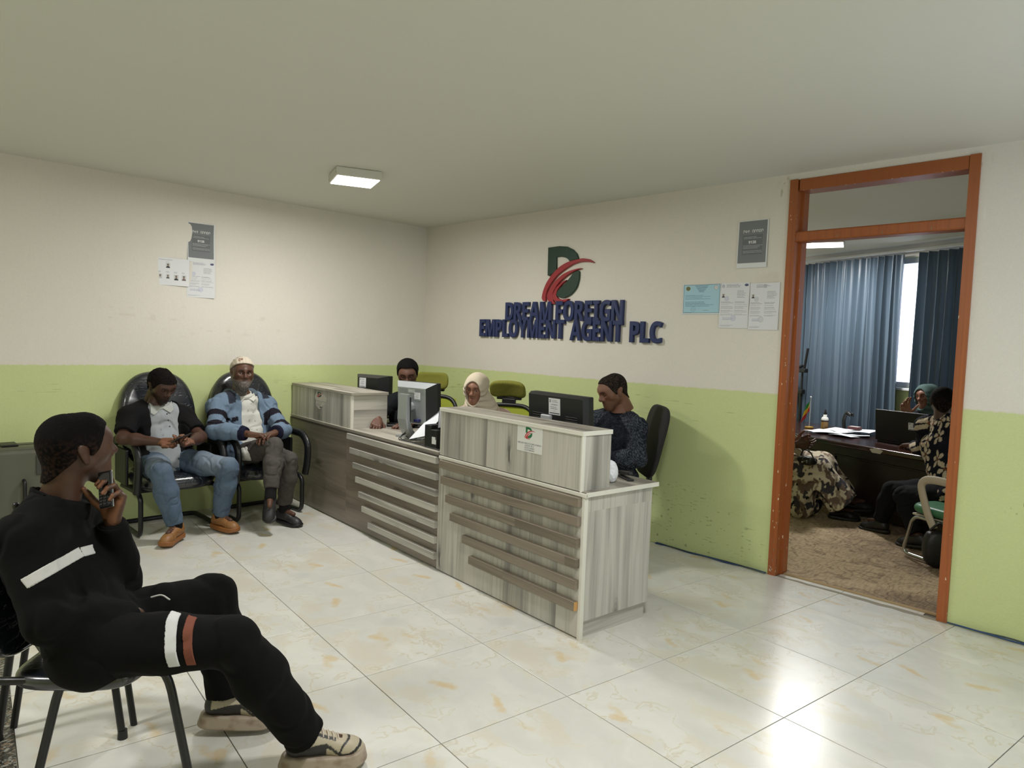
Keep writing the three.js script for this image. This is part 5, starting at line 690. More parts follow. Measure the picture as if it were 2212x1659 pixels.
  const bands = (x, y, z) => { let c = blueC; const p = V(x, y, z); for (const s of ['R', 'L']) { const a = J['sh' + s], b = J['el' + s], d = dir(a, b), L = a.distanceTo(b), q = p.clone().sub(a), t = q.dot(d) / L, r = q.addScaledVector(d, -t * L).length(), side = P.S.dot(p.clone().sub(J.chest)) * (s === 'L' ? 1 : -1); if (r < 0.1 && side > 0.10 && ((t > 0.34 && t < 0.56) || (t > 0.80 && t < 1.02))) c = dk; const w = J['wr' + s], e = J['el' + s], tt = p.clone().sub(e).dot(dir(e, w)) / e.distanceTo(w); if (tt > 0.78 && p.distanceTo(w) < 0.12) c = navy; }
    const s = Math.abs(P.S.dot(p.clone().sub(J.chest))), u = P.up.dot(p.clone().sub(J.chest)), f = P.F.dot(p.clone().sub(J.chest)); if (f > 0.02 && s > 0.105 && s < 0.15 && u > -0.005 && u < 0.028) c = dk; if (u > 0.135 && s > 0.11 && s < 0.17) c = mixC(c, dk, 0.9); return jit(c, 0.16, noise(x * 90, y * 90, z * 90)); };
  P.garment('jacket', [[torsoPrims(J, P.F, P.S, 0.026, 1.05), open], ...arms2(P, 'L', 0.020, 0.020, 0.93), ...arms2(P, 'R', 0.022, 0.022, 0.93)], { fold: 0.009, freq: 11, seed: 17, h: 0.0065, colour: bands, cuts: [neckCut(P, 0.005, 0.3)] });
  P.garment('hood', [[[[off(off(J.neck, P.S, 0.085), P.F, 0.05), off(off(off(J.neck, P.S, 0.095), P.F, -0.02), P.up, 0.012), 0.026, 0.032], [off(off(off(J.neck, P.S, 0.095), P.F, -0.02), P.up, 0.012), off(off(J.neck, P.F, -0.095), P.up, 0.02), 0.032, 0.040], [off(off(off(J.neck, P.S, -0.095), P.F, -0.02), P.up, 0.012), off(off(J.neck, P.F, -0.095), P.up, 0.02), 0.032, 0.040], [off(off(J.neck, P.S, -0.085), P.F, 0.05), off(off(off(J.neck, P.S, -0.095), P.F, -0.02), P.up, 0.012), 0.026, 0.032]], null]], { c: 0x5b6770, h: 0.006, fold: 0.004, freq: 16, vary: 0.1 });
  const grey = flat2(col(0x4c4845), 0.3, 70);
  P.garment('trousers', [[[[J.hipL, J.hipR, 0.106, 0.106], [J.pel, mix(J.pel, J.chest, 0.3), 0.122, 0.115, P.F, 1.15]], null], ...legs2(P, 'L', 0.006, 0.014, 0.84), ...legs2(P, 'R', 0.006, 0.014, 0.84)], { fold: 0.006, freq: 14, seed: 5, h: 0.0065, colour: grey, k: 0.018, join: 0.012 });
  P.garment('shirt_tail', [[[[off(J.hipR, P.F, 0.10), off(off(J.hipR, P.F, 0.20), P.S, -0.02), 0.085, 0.075, V(0, 1, 0), 1.3]], null]], { c: 0xc4c3bb, fold: 0.006, freq: 14, h: 0.007, vary: 0.05 });
  const lo = (x, y, z) => { let c = col(0x242225); if (Math.abs(z - 0.055) < 0.012 && y > 0.05) c = col(0x2f2d30); if (Math.abs(z - 0.10 - x * x * 10) < 0.0025) c = col(0x0e0d0e); return jit(c, 0.25, noise(x * 130, y * 130, z * 130)); };
  for (const s of ['R', 'L']) { shoe(P, J['an' + s], J['toe' + s], { upper: lo, soleC: flat2(col(0x151416), 0.2), sole: 0.022, h: 0.0046, high: 0.08, label: 'worn black slip-on shoe' }); const a = J['an' + s], k = J['kn' + s]; P.garment('sock', [[[[a, mix(a, k, 0.16), 0.040, 0.040]], null]], { c: 0x1a191b, h: 0.008, vary: 0.1 }); }
  const rp = off(handPrims('L', J.wrL, A([0.35, -0.1, 0.85]), A([0.1, -0.9, 0.1]), [[20, 30, 20], [22, 30, 20], [24, 32, 20], [26, 34, 20]]).fingers[2][0][0], V(0.35, -0.1, 0.85).normalize(), 0.018); const rg = new THREE.TorusGeometry(0.0105, 0.0022, 8, 20); rg.applyQuaternion(new THREE.Quaternion().setFromUnitVectors(V(0, 0, 1), V(0.35, -0.3, 0.85).normalize())); P.add('ring', rg.translate(rp.x, rp.y, rp.z), std(0xc9c6bf, 0.2, { metalness: 1 }));
}
// ---------------------------------------------------------------- the three people behind the desk
function sitLegs(J, f) { const F = A(f).normalize(); const S = V(F.z, 0, -F.x); for (const [s, k] of [['L', 1], ['R', -1]]) { const h = A(J.pel).addScaledVector(S, 0.09 * k), kn = h.clone().addScaledVector(F, 0.40).addScaledVector(S, 0.03 * k), an = kn.clone().addScaledVector(F, 0.04); J['hip' + s] = h.toArray(); J['kn' + s] = [kn.x, 0.50, kn.z]; J['an' + s] = [an.x, 0.10, an.z]; J['toe' + s] = [an.x + F.x * 0.19, 0.08, an.z + F.z * 0.19]; } return J; }
function plainLegs(P, c, shoeC) { const J = P.J; P.garment('trousers', [[[[J.hipL, J.hipR, 0.108, 0.108], [J.pel, mix(J.pel, J.chest, 0.3), 0.125, 0.118, P.F, 1.15]], null], ...legs2(P, 'L', 0.012, 0.018, 0.95), ...legs2(P, 'R', 0.012, 0.018, 0.95)], { c, fold: 0.006, freq: 11, h: 0.011 }); if (shoeC !== undefined) for (const s of ['R', 'L']) shoe(P, J['an' + s], J['toe' + s], { upper: flat2(col(shoeC)), soleC: flat2(col(0x151416)), sole: 0.024, h: 0.007 }); }
{
  const P = person('man in a dark jacket typing behind the silver monitor', sitLegs({ pel: [1.03, 0.50, 0.83], chest: [1.02, 0.78, 0.875], neck: [1.025, 0.962, 0.889], head: [1.068, 1.137, 0.942], shR: [0.955, 0.885, 1.02], shL: [1.10, 0.875, 0.735], elR: [1.06, 0.82, 1.19], wrR: [1.20, 0.80, 1.30], elL: [1.255, 0.76, 0.90], wrL: [1.36, 0.775, 1.12] }, [0.55, 0, 0.85]), {
    yaw: R(52), pitch: R(-20), roll: R(3),
    head: { skin: 0x5e4134, hair: 0x0c0b0b, hairT: 0.009, hairlineY: 0.080, temple: 0.25, lids: 0.9, wide: 0.95, lip: 0x70463c, curl: 0.002, beardTint: 0.25, beardColour: 0x2a1d18 }, palm: 0x8a5b45, gazeDown: 0.5,
    handR: { d: [0.62, -0.45, 0.60], n: [0.2, -0.85, 0.35], c: [[25, 40, 25], [28, 42, 25], [30, 45, 25], [34, 45, 25]] }, handL: { d: [-0.1, -0.15, 0.95], n: [0.05, -0.98, 0.05], c: [[15, 30, 20], [15, 32, 20], [18, 32, 20], [22, 32, 20]] } });
  const J = P.J; P.garment('jacket', [[torsoPrims(J, P.F, P.S, 0.014, 0.95), null], ...arms2(P, 'L', 0.014, 0.012, 0.92), ...arms2(P, 'R', 0.016, 0.012, 0.92)], { c: 0x16181b, fold: 0.008, freq: 11, h: 0.0085, cuts: [neckCut(P, 0.02, 0.5)], vary: 0.2 }); plainLegs(P, 0x1c1d22, 0x131315);
}
{
  const P = person('young woman in a cream headscarf sitting behind the pale counter', sitLegs({ pel: [1.945, 0.50, 0.86], chest: [1.945, 0.765, 0.895], neck: [1.94, 0.935, 0.91], head: [1.970, 1.083, 0.985], shR: [1.865, 0.865, 1.045], shL: [2.02, 0.86, 0.775], elR: [1.98, 0.66, 1.15], wrR: [2.13, 0.72, 1.25], elL: [2.16, 0.65, 0.86], wrL: [2.20, 0.70, 1.08] }, [0.45, 0, 0.9]), {
    yaw: R(30), pitch: R(-10), roll: R(-4), headScale: 0.93, fat: 0.9,
    head: { skin: 0x966c57, lids: 0.4, browT: 0.45, wide: 0.93, neck: 0.85, lip: 0x8a4d48, ears: false }, palm: 0x9a6a55, gazeDown: 0.35,
    handR: { d: [0.5, -0.1, 0.8], n: [0, -1, 0], c: [[15, 30, 20], [15, 32, 20], [18, 32, 20], [22, 32, 20]] }, handL: { d: [0.2, -0.1, 0.9], n: [0, -1, 0], c: [[15, 30, 20], [15, 32, 20], [18, 32, 20], [22, 32, 20]] } });
  const J = P.J; P.garment('blouse', [[torsoPrims(J, P.F, P.S, 0.015, 0.9), null], ...arms2(P, 'L', 0.022, 0.018, 0.95), ...arms2(P, 'R', 0.022, 0.018, 0.95)], { c: 0xb79f94, fold: 0.010, freq: 14, h: 0.0085, cuts: [neckCut(P, 0.02, 0.5)], vary: 0.06 });
  P.garment('pinafore', [[torsoPrims(J, P.F, P.S, 0.021, 0.9).slice(0, 4), null], [[[off(off(J.chest, P.S, 0.07), P.F, 0.04), off(off(J.neck, P.S, 0.085), P.up, -0.035), 0.075, 0.035], [off(off(J.chest, P.S, -0.07), P.F, 0.04), off(off(J.neck, P.S, -0.085), P.up, -0.035), 0.075, 0.035]], null]], { c: 0x2a1a1c, h: 0.009, vary: 0.15 });
  scarf(P, 0xc2b6a1, { drape: 1 }); plainLegs(P, 0x2a1a1c);
}
function scarf(P, c, q = {}) {   // headscarf: close around the face, falling over the shoulders
  const inv = P.M.clone().invert(), F = headField({ wide: 1, neck: 1 }), J = P.J, v = V(0, 0, 0), dr = new Field([[off(off(J.neck, P.up, 0.06), P.F, -0.01), off(J.neck, P.up, -0.01), 0.080, 0.105, P.F, 1.1], [off(J.neck, P.up, 0.0), mix(J.neck, J.shL, 0.75), 0.088, 0.060], [J.neck, mix(J.neck, J.shR, 0.75), 0.088, 0.060], [off(off(J.neck, P.F, 0.035), P.up, 0.01), off(off(J.chest, P.F, 0.10), P.up, 0.03), 0.085, 0.055], [off(off(J.neck, P.F, -0.03), P.up, 0.01), off(off(J.chest, P.F, -0.09), P.up, 0.02), 0.085, 0.06], ...(q.extra ?? [])], 0.05), k = 1 / inv.getMaxScaleOnAxis();
  const f = (x, y, z) => { v.set(x, y, z).applyMatrix4(inv); let d = (F.soft.at(v.x, v.y, v.z) - 0.013) * k; d = smin(d, dr.at(x, y, z), 0.05); d -= 0.0035 * Math.sin((y * 2.2 + x + z * 0.6) * 62 + 5 * noise(x * 9, y * 9, z * 9)) * sstep(0.10, -0.05, v.y); d -= 0.006 * (noise(x * 14, y * 14, z * 14) - 0.5); const e = Math.hypot(v.x / 0.064, (v.y + 0.020) / 0.098, (v.z - 0.12) / 0.102); return smax(d, (1 - e) * 0.06, 0.006); };
  const b = dr.box(0.03).union(new THREE.Box3().setFromCenterAndSize(J.head, V(0.3, 0.32, 0.3))); P.add('headscarf', nets(f, b, 0.006, flat2(col(c), 0.07, 200)), clothM);
}
{
  const P = person('man in a dark knitted jumper looking down behind the black monitor, nearest the door', sitLegs({ pel: [2.775, 0.50, 0.40], chest: [2.790, 0.765, 0.41], neck: [2.799, 0.955, 0.40], head: [2.788, 1.115, 0.465], shR: [2.625, 0.885, 0.44], shL: [2.950, 0.877, 0.40], elR: [2.58, 0.68, 0.52], wrR: [2.66, 0.70, 0.72], elL: [3.020, 0.68, 0.46], wrL: [2.87, 0.68, 0.64] }, [-0.12, 0, 1]), {
    yaw: R(-20), pitch: R(-22), roll: R(0), headScale: 1.0,
    head: { skin: 0x7a5643, hair: 0x171413, hair2: 0x3a2f28, hairT: 0.005, hairlineY: 0.082, temple: 1.0, lids: 0.95, wide: 0.98, lip: 0x7d5147, beardTint: 0.3, beardColour: 0x3a2a22 }, palm: 0x9a6a55, gazeDown: 0.6,
    handR: { d: [0.3, -0.05, 0.9], n: [0.1, -1, 0], c: [[15, 30, 20], [15, 32, 20], [18, 32, 20], [22, 32, 20]] }, handL: { d: [-0.75, -0.05, 0.6], n: [0, -1, 0], c: [[15, 30, 20], [15, 32, 20], [18, 32, 20], [22, 32, 20]] } });
  const J = P.J, a = col(0x1b1f26), b = col(0x525861), body = col(0x15181e);
  const knit = (x, y, z) => { const s = Math.abs(P.S.dot(V(x, y, z).sub(J.chest))), u = P.up.dot(V(x, y, z).sub(J.chest)), sleeve = s > 0.135 + 0.25 * Math.max(0, 0.05 - u) * (u > 0.0 ? 1 : 0) || (u > 0.06 && s > 0.20 - (u - 0.0) * 0.75), f = 0.5 + 0.5 * Math.sin((P.S.dot(V(x, y, z).sub(J.chest)) * 1.0 + z * 0.3) * 620) * Math.sin(y * 520) * 0.6 + (noise(x * 160, y * 160, z * 160) - 0.5) * 0.5; return mixC(sleeve ? a : body, sleeve ? b : col(0x2a303a), sstep(0.45, 0.75, f)); };
  P.garment('jumper', [[torsoPrims(J, P.F, P.S, 0.018, 1.0), null], ...arms2(P, 'L', 0.020, 0.018, 0.95), ...arms2(P, 'R', 0.018, 0.016, 0.95)], { fold: 0.007, freq: 11, seed: 23, h: 0.006, colour: knit, cuts: [neckCut(P, 0.028, 0.4)] });
  P.garment('neckband', [[[[off(J.neck, P.up, -0.015), off(J.neck, P.up, 0.012), 0.073, 0.066]], null]], { c: 0x101216, h: 0.0045, cuts: [neckCut(P, 0.034, 0.4, 0.2), ball(off(J.neck, P.up, 0.05), 0.052)] }); plainLegs(P, 0x1c1d22, 0x131315);
}
// ---------------------------------------------------------------- the office behind the door; its desk and window wall stand 20 degrees out of line
const OT = R(-20), inOffice = (x, y, z) => { const c = Math.cos(OT), s = Math.sin(OT); return [2.85 + x * c + z * s, y, -2.175 - x * s + z * c]; };
const oThing = (name, label, cat, x, y, z, turn = 0, group) => thing(name, label, cat, inOffice(x, y, z), OT + turn, group);
{
  struct('wall_office_left', box(1.2, 0, -5.6, 1.32, H, -0.12), backMat); struct('wall_office_right', box(6.2, 0, -4.2, 6.32, H, -0.12), backMat);
  struct('ceiling_office', box(1.2, H, -5.6, 6.32, H + 0.1, -0.12), whiteMat);
  struct('floor_office', box(1.2, -0.12, -5.6, 6.32, -0.006, -0.07), std(0x8a857a, 0.8));
  const s = new THREE.Shape(); s.moveTo(-3.2, 0); s.lineTo(3.6, 0); s.lineTo(3.6, H); s.lineTo(-3.2, H); s.closePath(); const hole = new THREE.Path(); hole.moveTo(-2.0, 1.10); hole.lineTo(-2.0, 2.40); hole.lineTo(2.4, 2.40); hole.lineTo(2.4, 1.10); hole.closePath(); s.holes.push(hole);
  const g = extrude(s, 0.15); g.translate(0, 0, -1.53); g.rotateY(OT); g.translate(2.85, 0, -2.175); const om = backMat.clone(); om.map = leftTex; struct('wall_office_back', g, leftMat);
  const alu = std(0xcfd2d6, 0.35), w = new THREE.Group(); w.name = 'window_2'; w.userData.kind = 'structure'; w.position.set(...inOffice(0, 0, 0)); w.rotation.y = OT; scene.add(w);
  mesh('window_frame', [box(-2.0, 1.10, -1.47, 2.4, 1.155, -1.41), box(-2.0, 2.345, -1.47, 2.4, 2.40, -1.41), ...[-2.0, -0.95, 0.215, 1.3, 2.34].map((x) => box(x, 1.10, -1.47, x + 0.065, 2.40, -1.41))], alu, w); mesh('window_sill', box(-2.05, 1.075, -1.40, 2.45, 1.10, -1.33, 0.004), alu, w);
  for (const [a, b] of [[-1.94, -0.95], [-0.885, 0.215], [0.28, 1.3], [1.365, 2.34]]) mesh('pane', box(a, 1.15, -1.444, b, 2.35, -1.438), new THREE.MeshPhysicalMaterial({ color: 0xffffff, roughness: 0.02, transmission: 1, thickness: 0 }), w);
}
{ // a pale building across the street, seen hazily through the gaps of the curtains
  const t = oThing('building', 'pale distant building seen through the office window gaps', 'building', -1, -6, -26); mesh('wall', box(-9, 0, -4, 9, 7.55, 0), std(0x9aa3ad, 0.9), t); mesh('roof', box(-9.2, 7.55, -4.2, 9.2, 7.7, 0.2), std(0x868f99, 0.9), t);
}
{ // carpet
  const carpet = dataTex(1024, 1024, (u, v) => { const x = u * 3, y = v * 3; const sw = fbm(x * 1.6, y * 1.6, 4, 4), ring = Math.abs(Math.sin((fbm(x * 2.2 + sw, y * 2.2, 2, 4)) * 46)), fine = noise(x * 150, y * 30, 2), band = sstep(0.45, 0.62, fbm(x * 0.9, y * 2.0, 9, 3)); let k = 0.55 * sstep(0.0, 0.45, ring) + 0.45; const t = clamp(band * 0.55 + (1 - k) * 0.8 + (fine - 0.5) * 0.5 + 0.1, 0, 1); return [lerp(178, 104, t), lerp(158, 86, t), lerp(128, 68, t)]; }); carpet.repeat.set(1 / 3, 1 / 3);
  const t = thing('carpet', 'brown patterned carpet covering the office floor up to the doorway', 'carpet', [0, 0, 0]); const m = new THREE.MeshStandardMaterial({ map: carpet, roughness: 0.97, bumpMap: carpet, bumpScale: 0.004 });
  const g = extrude([[1.35, 0.125], [3.81, 0.125], [3.81, 0.072], [4.69, 0.072], [4.69, 0.125], [6.18, 0.125], [6.18, 2.36], [1.35, 4.1]], 0.012, 0.004); g.rotateX(-Math.PI / 2); g.translate(0, -0.006, 0); boxUV(g); mesh('pile', g, m, t); mesh('binding', box(3.81, -0.004, -0.085, 4.685, 0.011, -0.062, 0.006), std(0xa08a66, 0.95), t);
}
ceilingLamp(2.86, -2.66, R(20), 0.36, 0.36, 'white square ceiling lamp in the office, seen under the transom bar', LAMP * 1.0);
{ // curtains and their rail
  const satin = new THREE.MeshPhysicalMaterial({ color: 0x566573, roughness: 0.36, sheen: 0.5, sheenColor: new THREE.Color(0x8fa2b2), sheenRoughness: 0.4, side: THREE.DoubleSide });
  const curtain = (label, x0, x1, s) => { const t = oThing('curtain', label, 'curtain', (x0 + x1) / 2, 0.06, -1.26, 0, 'satin curtains at the office window'); const W = x1 - x0, nx = 260, ny = 40, hh = 2.36, g = new THREE.PlaneGeometry(W, hh, nx, ny), p = g.attributes.position;
    for (let i = 0; i < p.count; i++) { const u = p.getX(i) / W + 0.5, v = p.getY(i) / hh + 0.5, warp = u + 0.018 * (noise(u * 9, v * 2.2, s) - 0.5) + 0.03 * (noise(u * 3, v * 1.1, s + 3) - 0.5) * (1 - v), k = W / 0.098, a = 0.030 + 0.014 * noise(u * 12, 0, s + 1); const ph = warp * k * Math.PI * 2 + 1.5 * noise(u * 5, v * 1.5, s); p.setZ(i, a * Math.sin(ph) + 0.012 * Math.sin(ph * 2.3 + 2 * v) * (1 - v * 0.6) + 0.006 * Math.sin(ph * 4.1 + v * 6)); p.setX(i, p.getX(i) + 0.012 * Math.cos(ph)); }
    g.computeVertexNormals(); const b = g.clone(), ix = b.index.array; b.translate(0, 0, -0.003); for (let i = 0; i < ix.length; i += 3) { const q = ix[i]; ix[i] = ix[i + 1]; ix[i + 1] = q; } b.computeVertexNormals(); const all = mergeGeometries([g, b]); all.translate(0, hh / 2, 0); mesh('cloth', all, satin, t);
    const hd = g.clone(); hd.scale(1, 1, 1); return t; };
  curtain('wide blue grey satin curtain, left of the bright window gap', -1.17, 0.09, 2); curtain('blue grey satin curtain, right of the bright window gap', 0.27, 1.7, 7);
  const t = oThing('curtain_rail', 'white curtain rail under the office ceiling', 'curtain rail', 0, 2.44, -1.26); mesh('rail', box(-2.6, 0, -0.02, 2.8, 0.028, 0.02, 0.004), std(0xc9cbcc, 0.5), t);
}
{ // executive desk
  const wood = (() => { const b = woodTex(33, [62, 34, 28], [28, 17, 15], [], 1.2); b.repeat.set(0.8, 0.8); b.rotation = Math.PI / 2; return new THREE.MeshPhysicalMaterial({ map: b, roughness: 0.22, clearcoat: 0.6, clearcoatRoughness: 0.12 }); })(), body = std(0x241a16, 0.35);
  const t = oThing('executive_desk', 'dark polished wooden desk in the office with papers and a laptop on it', 'desk', 0, 0, 0);
  mesh('top', box(-0.85, 0.615, -1.0, 1.56, 0.66, 0.0, 0.014), wood, t); mesh('modesty_panel', box(-0.78, 0.03, -0.22, 1.48, 0.615, -0.19), body, t); for (const [a, b] of [[-0.72, 0.28], [0.36, 1.42]]) mesh('raised_panel', [box(a, 0.10, -0.192, b, 0.115, -0.176, 0.004), box(a, 0.50, -0.192, b, 0.515, -0.176, 0.004), box(a, 0.10, -0.192, a + 0.015, 0.515, -0.176, 0.004), box(b - 0.015, 0.10, -0.192, b, 0.515, -0.176, 0.004)], body, t);
  for (const x of [-0.80, 1.44]) mesh('end_panel', box(x, 0.0, -0.96, x + 0.06, 0.615, -0.06, 0.004), body, t);
  const ov = []; for (let i = 0; i < 20; i++) { const a = i / 20 * Math.PI * 2, k = 1 + 0.12 * Math.sin(a * 5); ov.push([0.058 * k * Math.cos(a), 0.021 * k * Math.sin(a)]); } mesh('sticker', extrude(ov, 0.001).translate(0.93, 0.636, 0.0003), std(0xb9b3a4, 0.7), t, 'torn pale sticker');
}
{
  const M = std(0x0d0e10, 0.35), t = oThing('laptop', 'open black laptop with a white sticker on its lid', 'laptop', 0.84, 0.66, -0.42, R(6)); mesh('base', box(-0.225, 0, -0.30, 0.225, 0.02, 0.0, 0.005), M, t); const l = new THREE.Group(); l.name = 'lid'; l.position.set(0, 0.018, 0.0); l.rotation.x = 0.10; t.add(l); mesh('shell', box(-0.235, 0, 0, 0.235, 0.272, 0.012, 0.005), M, l); mesh('screen', box(-0.215, 0.015, -0.001, 0.215, 0.26, 0.0005), std(0x182028, 0.1), l); mesh('sticker', new THREE.BoxGeometry(0.105, 0.062, 0.001).translate(0.115, 0.155, 0.0128), stickerM, l, 'white asset sticker');
}
{
  const t = oThing('desk_flag', 'small green, yellow and red striped flag on a white stand', 'flag', -0.26, 0.66, -0.52); mesh('pole', cyl([0, 0.01, 0], [0.0, 0.31, 0], 0.0025), std(0xe2e2df, 0.4), t); mesh('finial', new THREE.SphereGeometry(0.008, 12, 10).translate(0, 0.315, 0), std(0xe8e8e4, 0.3), t); mesh('base', [box(-0.03, 0, -0.03, 0.03, 0.018, 0.03, 0.005)], std(0xb08a3c, 0.4), t);
  const cols = [0x1f8a4c, 0xe2c22e, 0xb52738]; for (let k = 0; k < 3; k++) { const g = new THREE.PlaneGeometry(0.24, 0.05, 24, 6), p = g.attributes.position; for (let i = 0; i < p.count; i++) { const u = p.getX(i) / 0.24 + 0.5, v = p.getY(i) / 0.05 + 0.5, w = (2 - k + v) / 3; /* hangs diagonally from the pole */ const yy = 0.305 - (1 - w) * 0.13 - u * 0.155, xx = -0.003 - u * 0.085 - (1 - w) * u * 0.03; p.setXYZ(i, xx, yy, 0.010 * Math.sin(u * 9 + w * 3)); } g.computeVertexNormals(); mesh('stripe', g, new THREE.MeshStandardMaterial({ color: cols[k], roughness: 0.7, side: THREE.DoubleSide }), t); }
}
{
  const t = oThing('glue_bottle', 'brown and white bottle with a black cap beside the small flag', 'bottle', -0.16, 0.66, -0.62); const lathe = (pts) => new THREE.LatheGeometry(pts.map((p) => new THREE.Vector2(...p)), 28);
  mesh('body', lathe([[0.0, 0], [0.032, 0.001], [0.034, 0.006], [0.034, 0.085], [0.034, 0.088]]), std(0x9c7a45, 0.35), t); mesh('shoulder', lathe([[0.034, 0.088], [0.034, 0.105], [0.028, 0.12], [0.017, 0.128], [0.016, 0.155], [0, 0.156]]), std(0xdadad6, 0.35), t); mesh('cap', lathe([[0.016, 0.150], [0.017, 0.152], [0.016, 0.168], [0.009, 0.178], [0.006, 0.20], [0, 0.202]]), blackPlastic, t); mesh('label_band', lathe([[0.0345, 0.078], [0.0345, 0.092]]), std(0x2a2019, 0.5), t);
}
{
  const t = oThing('tape_dispenser', 'black curved desk ornament behind the bottle', 'ornament', -0.08, 0.66, -0.80); mesh('foot', box(-0.035, 0, -0.03, 0.035, 0.02, 0.03, 0.006), blackPlastic, t); mesh('arm', tube([[0, 0.015, 0], [-0.01, 0.09, 0], [0.005, 0.15, 0], [0.03, 0.175, 0.0], [0.07, 0.16, 0.01]], 0.018, 30, 10), blackPlastic, t); mesh('clip', tube([[0.055, 0.165, 0], [0.085, 0.175, 0.0], [0.095, 0.15, 0]], 0.008, 20, 8), blackPlastic, t);
}
{ // loose sheets
  reseed(61); const spots = [[-0.02, -0.42, 0.2, 0.002], [0.06, -0.36, -0.35, 0.004], [0.16, -0.45, 0.5, 0.006], [0.02, -0.58, 0.15, 0.009], [0.14, -0.62, -0.2, 0.013], [0.28, -0.55, 0.7, 0.008], [0.10, -0.74, 0.05, 0.017], [0.22, -0.72, 0.3, 0.022], [0.30, -0.40, 0.25, 0.003]];
  spots.forEach(([x, z, a, y], i) => { const g = new THREE.PlaneGeometry(0.21, 0.297, 8, 10), p = g.attributes.position; for (let k = 0; k < p.count; k++) p.setZ(k, 0.006 + 0.006 * Math.sin(p.getX(k) * 16 + i) + 0.008 * Math.sin(p.getY(k) * 9 + i * 2)); g.rotateX(-Math.PI / 2); g.computeVertexNormals(); const m = mesh('paper_sheet', g, new THREE.MeshStandardMaterial({ color: 0xd3d6dc, roughness: 0.75, side: THREE.DoubleSide })); m.position.set(...inOffice(x, 0.66 + y, z)); m.rotation.y = OT + a; tag(m, 'white sheet in the loose pile of papers on the dark office desk', 'paper', 'loose papers on the office desk'); });
  const t = oThing('stamp_box', 'small red edged box on top of the loose papers', 'box', 0.16, 0.70, -0.66, 0.2); mesh('box', box(-0.055, 0, -0.035, 0.055, 0.028, 0.035, 0.005), std(0x5b2f30, 0.5), t); mesh('label', box(-0.045, 0.0281, -0.028, 0.045, 0.0292, 0.028), std(0xc9c4c2, 0.6), t);
}
{
  const t = oThing('tripod_stand', 'black tripod stand in front of the left curtain', 'tripod', -0.93, 0.012, -1.09); mesh('pole', cyl([0, 0.05, 0], [0, 0.95, 0], 0.016), blackPlastic, t); mesh('upper_pole', cyl([0, 0.9, 0], [0, 1.20, 0], 0.011), blackPlastic, t); mesh('clamp', box(-0.03, 0.94, -0.03, 0.03, 0.99, 0.03, 0.008), blackPlastic, t); mesh('head', [box(-0.045, 1.18, -0.03, 0.055, 1.225, 0.03, 0.01), place(box(-0.06, -0.012, -0.03, 0.06, 0.012, 0.03, 0.006), [-0.06, 1.235, 0], [0, 0, 0.35])], blackPlastic, t); mesh('handle', cyl([0.02, 1.2, 0], [0.075, 1.45, 0.02], 0.014), blackPlastic, t); for (let i = 0; i < 3; i++) { const a = i * 2.094 + 0.6; mesh('leg', cyl([0, 0.62, 0], [0.13 * Math.cos(a), 0.0, 0.09 * Math.sin(a)], 0.011), blackPlastic, t); }
}
// ---------------------------------------------------------------- office chairs for visitors
const chrome = std(0xb9bcbf, 0.15, { metalness: 1 }), greenVinyl = std(0x3c7352, 0.42);
function guestChair(label, pos, turn) {
  const t = thing('guest_chair', label, 'chair', pos, turn, 'green visitor chairs in the office'); const s = pad(0.46, 0.46, 0.085, 0.03, 4, greenVinyl, 'seat', t); s.position.set(0, 0.36, 0); s.rotation.x = -Math.PI / 2; mesh('seat_pan', box(-0.20, 0.305, -0.2, 0.20, 0.32, 0.2, 0.006), std(0xb3a795, 0.6), t);
  const b = pad(0.44, 0.40, 0.05, 0.02, 3.5, greenVinyl, 'backrest', t); b.position.set(0, 0.68, -0.26); b.rotation.x = -0.18; mesh('frame', bent([[-0.22, 0.50, -0.26], [-0.22, 0.30, -0.19], [-0.22, 0.305, 0.17], [-0.22, 0.026, 0.24], [-0.22, 0.026, -0.22], [0.22, 0.026, -0.22], [0.22, 0.026, 0.24], [0.22, 0.305, 0.17], [0.22, 0.30, -0.19], [0.22, 0.50, -0.26]], 0.0125, 0.06), chrome, t);
  for (const x of [-0.245, 0.245]) { const c = new THREE.CatmullRomCurve3([V(x, 0.26, -0.02), V(x, 0.36, 0.04), V(x, 0.52, 0.10), V(x, 0.575, 0.07), V(x, 0.59, -0.03), V(x, 0.585, -0.22)], false, 'catmullrom', 0.4), pr = new THREE.Shape(); pr.absellipse(0, 0, 0.017, 0.028, 0, Math.PI * 2); mesh('armrest', new THREE.ExtrudeGeometry(pr, { steps: 36, extrudePath: c, curveSegments: 8 }), std(0xb8ab99, 0.5), t); }
}
guestChair('green padded chair with beige arms under the man in the floral shirt', [4.483, 0.006, -1.26], R(-116));
guestChair('green padded chair half hidden by the left door jamb, under the patterned skirt', [2.977, 0.006, -1.796], R(123));
{
  const t = oThing('high_back_chair', 'green high backed chair behind the woman in the green headscarf', 'chair', 1.16, 0.006, -0.98); const b = pad(0.46, 0.72, 0.08, 0.03, 3.5, std(0x5c7a3a, 0.6), 'backrest', t); b.position.set(0, 0.80, -0.14); const s = pad(0.48, 0.44, 0.08, 0.03, 3.5, std(0x5c7a3a, 0.6), 'seat', t); s.position.set(0, 0.42, 0.1); s.rotation.x = -Math.PI / 2; mesh('column', cyl([0, 0.04, 0.1], [0, 0.40, 0.1], 0.03), blackPlastic, t); mesh('foot_plate', place(new THREE.CylinderGeometry(0.22, 0.24, 0.03, 24), [0, 0.02, 0.1]), blackPlastic, t);
}
